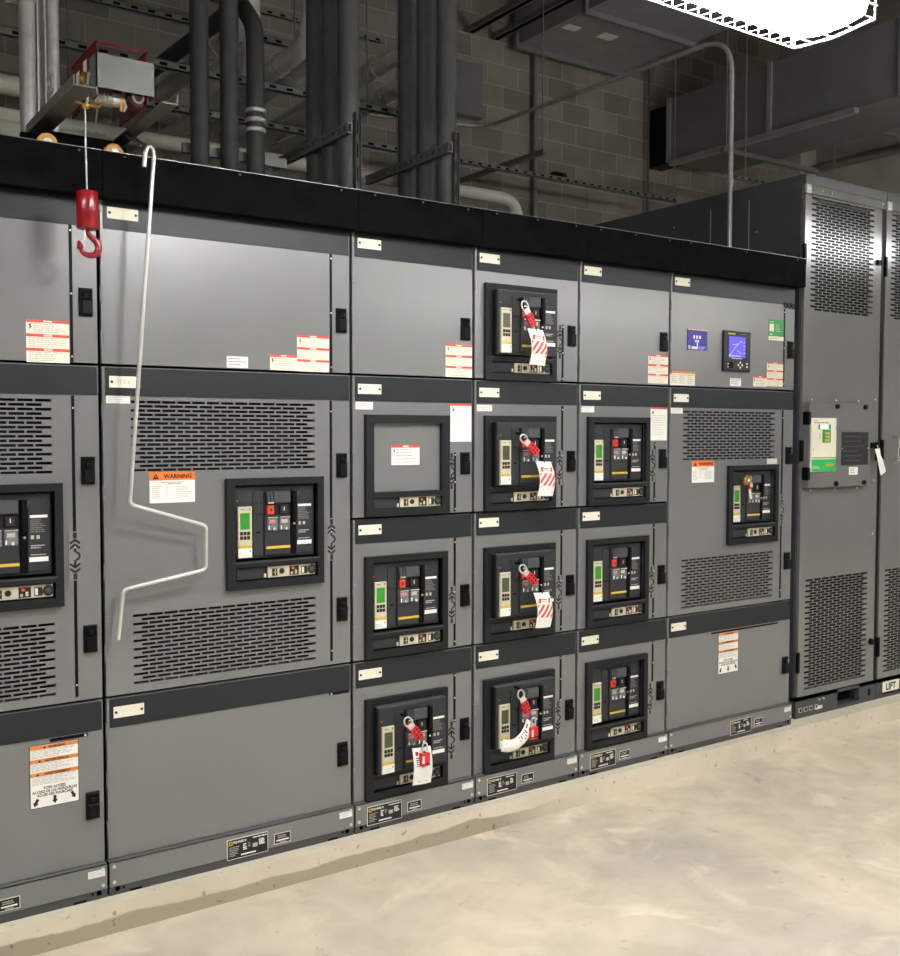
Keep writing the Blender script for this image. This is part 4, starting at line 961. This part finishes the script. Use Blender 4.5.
child('duct_body', MB().box(0,.85,-3,4.45,0,.66,'duct'), t)
for yy in (.35,1.75,3.12,4.42): child('flange', MB().box(-.025,.0,yy,yy+.05,0,.67,'duct_pale'), t)
child('edge_rail', MB().box(-.05,.02,2.2,4.40,-.05,-.001,'duct_pale'), t)
child('duct_hanger', MB().box(-.12,1.4,1.55,1.60,-.09,-.045,'unistrut').tube([(-.06,1.57,-.05),(-.06,1.57,2.1)], .006, 'galv', 8), t)
child('duct_hanger', MB().box(-.12,1.4,3.6,3.65,-.09,-.045,'unistrut').tube([(-.06,3.62,-.05),(-.06,3.62,2.1)], .006, 'galv', 8), t)
o = child('duct_end', MB().box(.02,.22,4.47,4.79,.0,.62,'black').box(.02,.06,4.47,4.5,-.02,.66,'duct'), None, (6.36,0,4.5)); tag(o, 'black riveted transition piece where the large dark duct meets the wall', 'duct')
trapeze(3.3, 4.05, 6.0, 7.7, (6.2,7.6), 'strut hanger under the large dark duct')
o = child('sprinkler_pipe', MB().tube([(0,-3,0),(0,3.4,0)], .045, 'unistrut', 12), None, (8.75,1.1,4.75)); tag(o, 'dark sprinkler pipe along the right wall', 'pipe')
t = thing('wall_strip', (7.6,2.6,4.42), 'bent thin conduit dropping from a strut above the tall cabinets', 'conduit')
child('tube', MB().tube(fillet([(0,0,.1),(.25,-.1,.1),(.25,-.1,-1.3)], .08, 6), .012, 'galv', 8), t)
child('strut_bar', MB().box(-.3,1.3,-.02,.02,.10,.14,'unistrut'), t)

# ------------------------------------------------------------------ lights
def fixture(x, y, along, label, z=3.2, L=1.22, W=.34, up=True, glow='lamp_glow'):
    t = thing('ceiling_light', (x,y,z), label, 'light', 'hanging fluorescent fixtures'); t.rotation_euler = (0,0,0 if along == 'X' else PI/2)
    h, w = L/2, W/2
    b = MB()
    prof = [(-w,0),(-w*.62,.075),(w*.62,.075),(w,0),(w+.004,.004),(w*.64,.083),(-w*.64,.083),(-w-.004,.004)]
    vs = [(-h,p,q) for p,q in prof]+[(h,p,q) for p,q in prof]; n = 8
    b.add(vs, [(i,(i+1)%n,n+(i+1)%n,n+i) for i in range(n)]+[tuple(range(n-1,-1,-1)),tuple(range(n,2*n))], 'reflector')
    child('reflector', b, t)
    g = MB()
    prof = [(-w+.004,.012),(-w*.82,-.050),(-w*.3,-.062),(w*.3,-.062),(w*.82,-.050),(w-.004,.012)]; n = 6
    g.add([(-h+.003,p,q) for p,q in prof]+[(h-.003,p,q) for p,q in prof], [(i,(i+1)%n,n+(i+1)%n,n+i) for i in range(n)]+[tuple(range(n-1,-1,-1)),tuple(range(n,2*n))], glow)
    if up: g.box(-h+.05,h-.05,-w*.45,w*.45,.084,.088,'added_uplight_glow')  # added upward strip, put in for ambient light above the gear
    child('lamp_glow_panels', g, t)
    g = MB()
    for k in range(5):
        yy = -w+2*w*k/4; zz = -.068-.010*(1-abs(k-2)/2); g.tube([(-h-.01,yy,zz),(h+.01,yy,zz)], .0026, 'reflector', 6)
    for k in range(25):
        xx = -h+2*h*k/24; g.tube([(xx,-w-.006,.006),(xx,-w-.004,-.066),(xx,-w/2,-.074),(xx,0,-.079),(xx,w/2,-.074),(xx,w+.004,-.066),(xx,w+.006,.006)], .0022, 'reflector', 6)
    for sx in (-h-.01,h+.01): g.tube([(sx,-w,.004),(sx,-w,-.068),(sx,0,-.079),(sx,w,-.068),(sx,w,.004)], .003, 'reflector', 6)
    for zz in (.004,-.032):
        for yy in (-w-.006,w+.006): g.tube([(-h-.01,yy,zz),(h+.01,yy,zz)], .003, 'reflector', 6)
    child('wire_guard', g, t)
    for xx in (-h*.8,h*.8): child('hanger_cable', MB().tube([(xx,0,.08),(xx,0,6.55-z)], .002, 'steel', 6), t)
    return t
fixture(.175, -1.46, 'X', 'glowing wire-guarded fluorescent fixture hanging over the aisle', 2.85, 1.24, .27, False)
fixture(-2.6, -1.46, 'X', 'wire-guarded fixture over the aisle left of the photo', 2.86, 1.24, .27, False)
fixture(.34, -3.35, 'Y', 'wire-guarded fixture behind the camera', 3.17, 1.22, .30, False, 'lamp_glow_near')
fixture(6.5, -3.98, 'X', 'wire-guarded fixture across the room, right of the camera', 2.86, 1.24, .27)
fixture(3.0, -3.6, 'X', 'wire-guarded fixture before the middle of the aisle, right of the camera', 2.86, 1.24, .27)
fixture(4.75, -3.8, 'X', 'wire-guarded fixture between two others across the room', 2.86, 1.24, .27)
fixture(5.3, -1.62, 'X', 'wire-guarded fixture in front of the tall cabinets', 3.1)
fixture(-3.4, -4.0, 'X', 'wire-guarded fixture behind and left of the camera', 2.86, 1.24, .27, False)
w = bpy.data.worlds.new('World'); sc.world = w; w.use_nodes = True
w.node_tree.nodes['Background'].inputs[0].default_value = (.05,.05,.05,1)

# ------------------------------------------------------------------ camera
cam = bpy.data.cameras.new('camera'); co = bpy.data.objects.new('camera', cam); COL.objects.link(co); sc.camera = co
cam.sensor_fit = 'HORIZONTAL'; cam.sensor_width = 36; cam.lens = 1025.08/900*36; cam.clip_end = 60
yaw, pit, rol = .602796, -.0447938, .00144157
f = Vector((math.sin(yaw)*math.cos(pit), math.cos(yaw)*math.cos(pit), math.sin(pit))); r0 = Vector((math.cos(yaw),-math.sin(yaw),0)); u0 = r0.cross(f)
r = r0*math.cos(rol)+u0*math.sin(rol); u = -r0*math.sin(rol)+u0*math.cos(rol)
co.matrix_world = Matrix(((r.x,u.x,-f.x,-1.85715),(r.y,u.y,-f.y,-3.34655),(r.z,u.z,-f.z,1.6151),(0,0,0,1)))
sc.view_settings.view_transform = 'Standard'; sc.view_settings.look = 'None'; sc.view_settings.gamma = 1; sc.view_settings.use_curve_mapping = False
sc.view_settings.exposure = 0.98
sc.cycles.max_bounces = 6; sc.cycles.diffuse_bounces = 4; sc.cycles.use_denoising = True
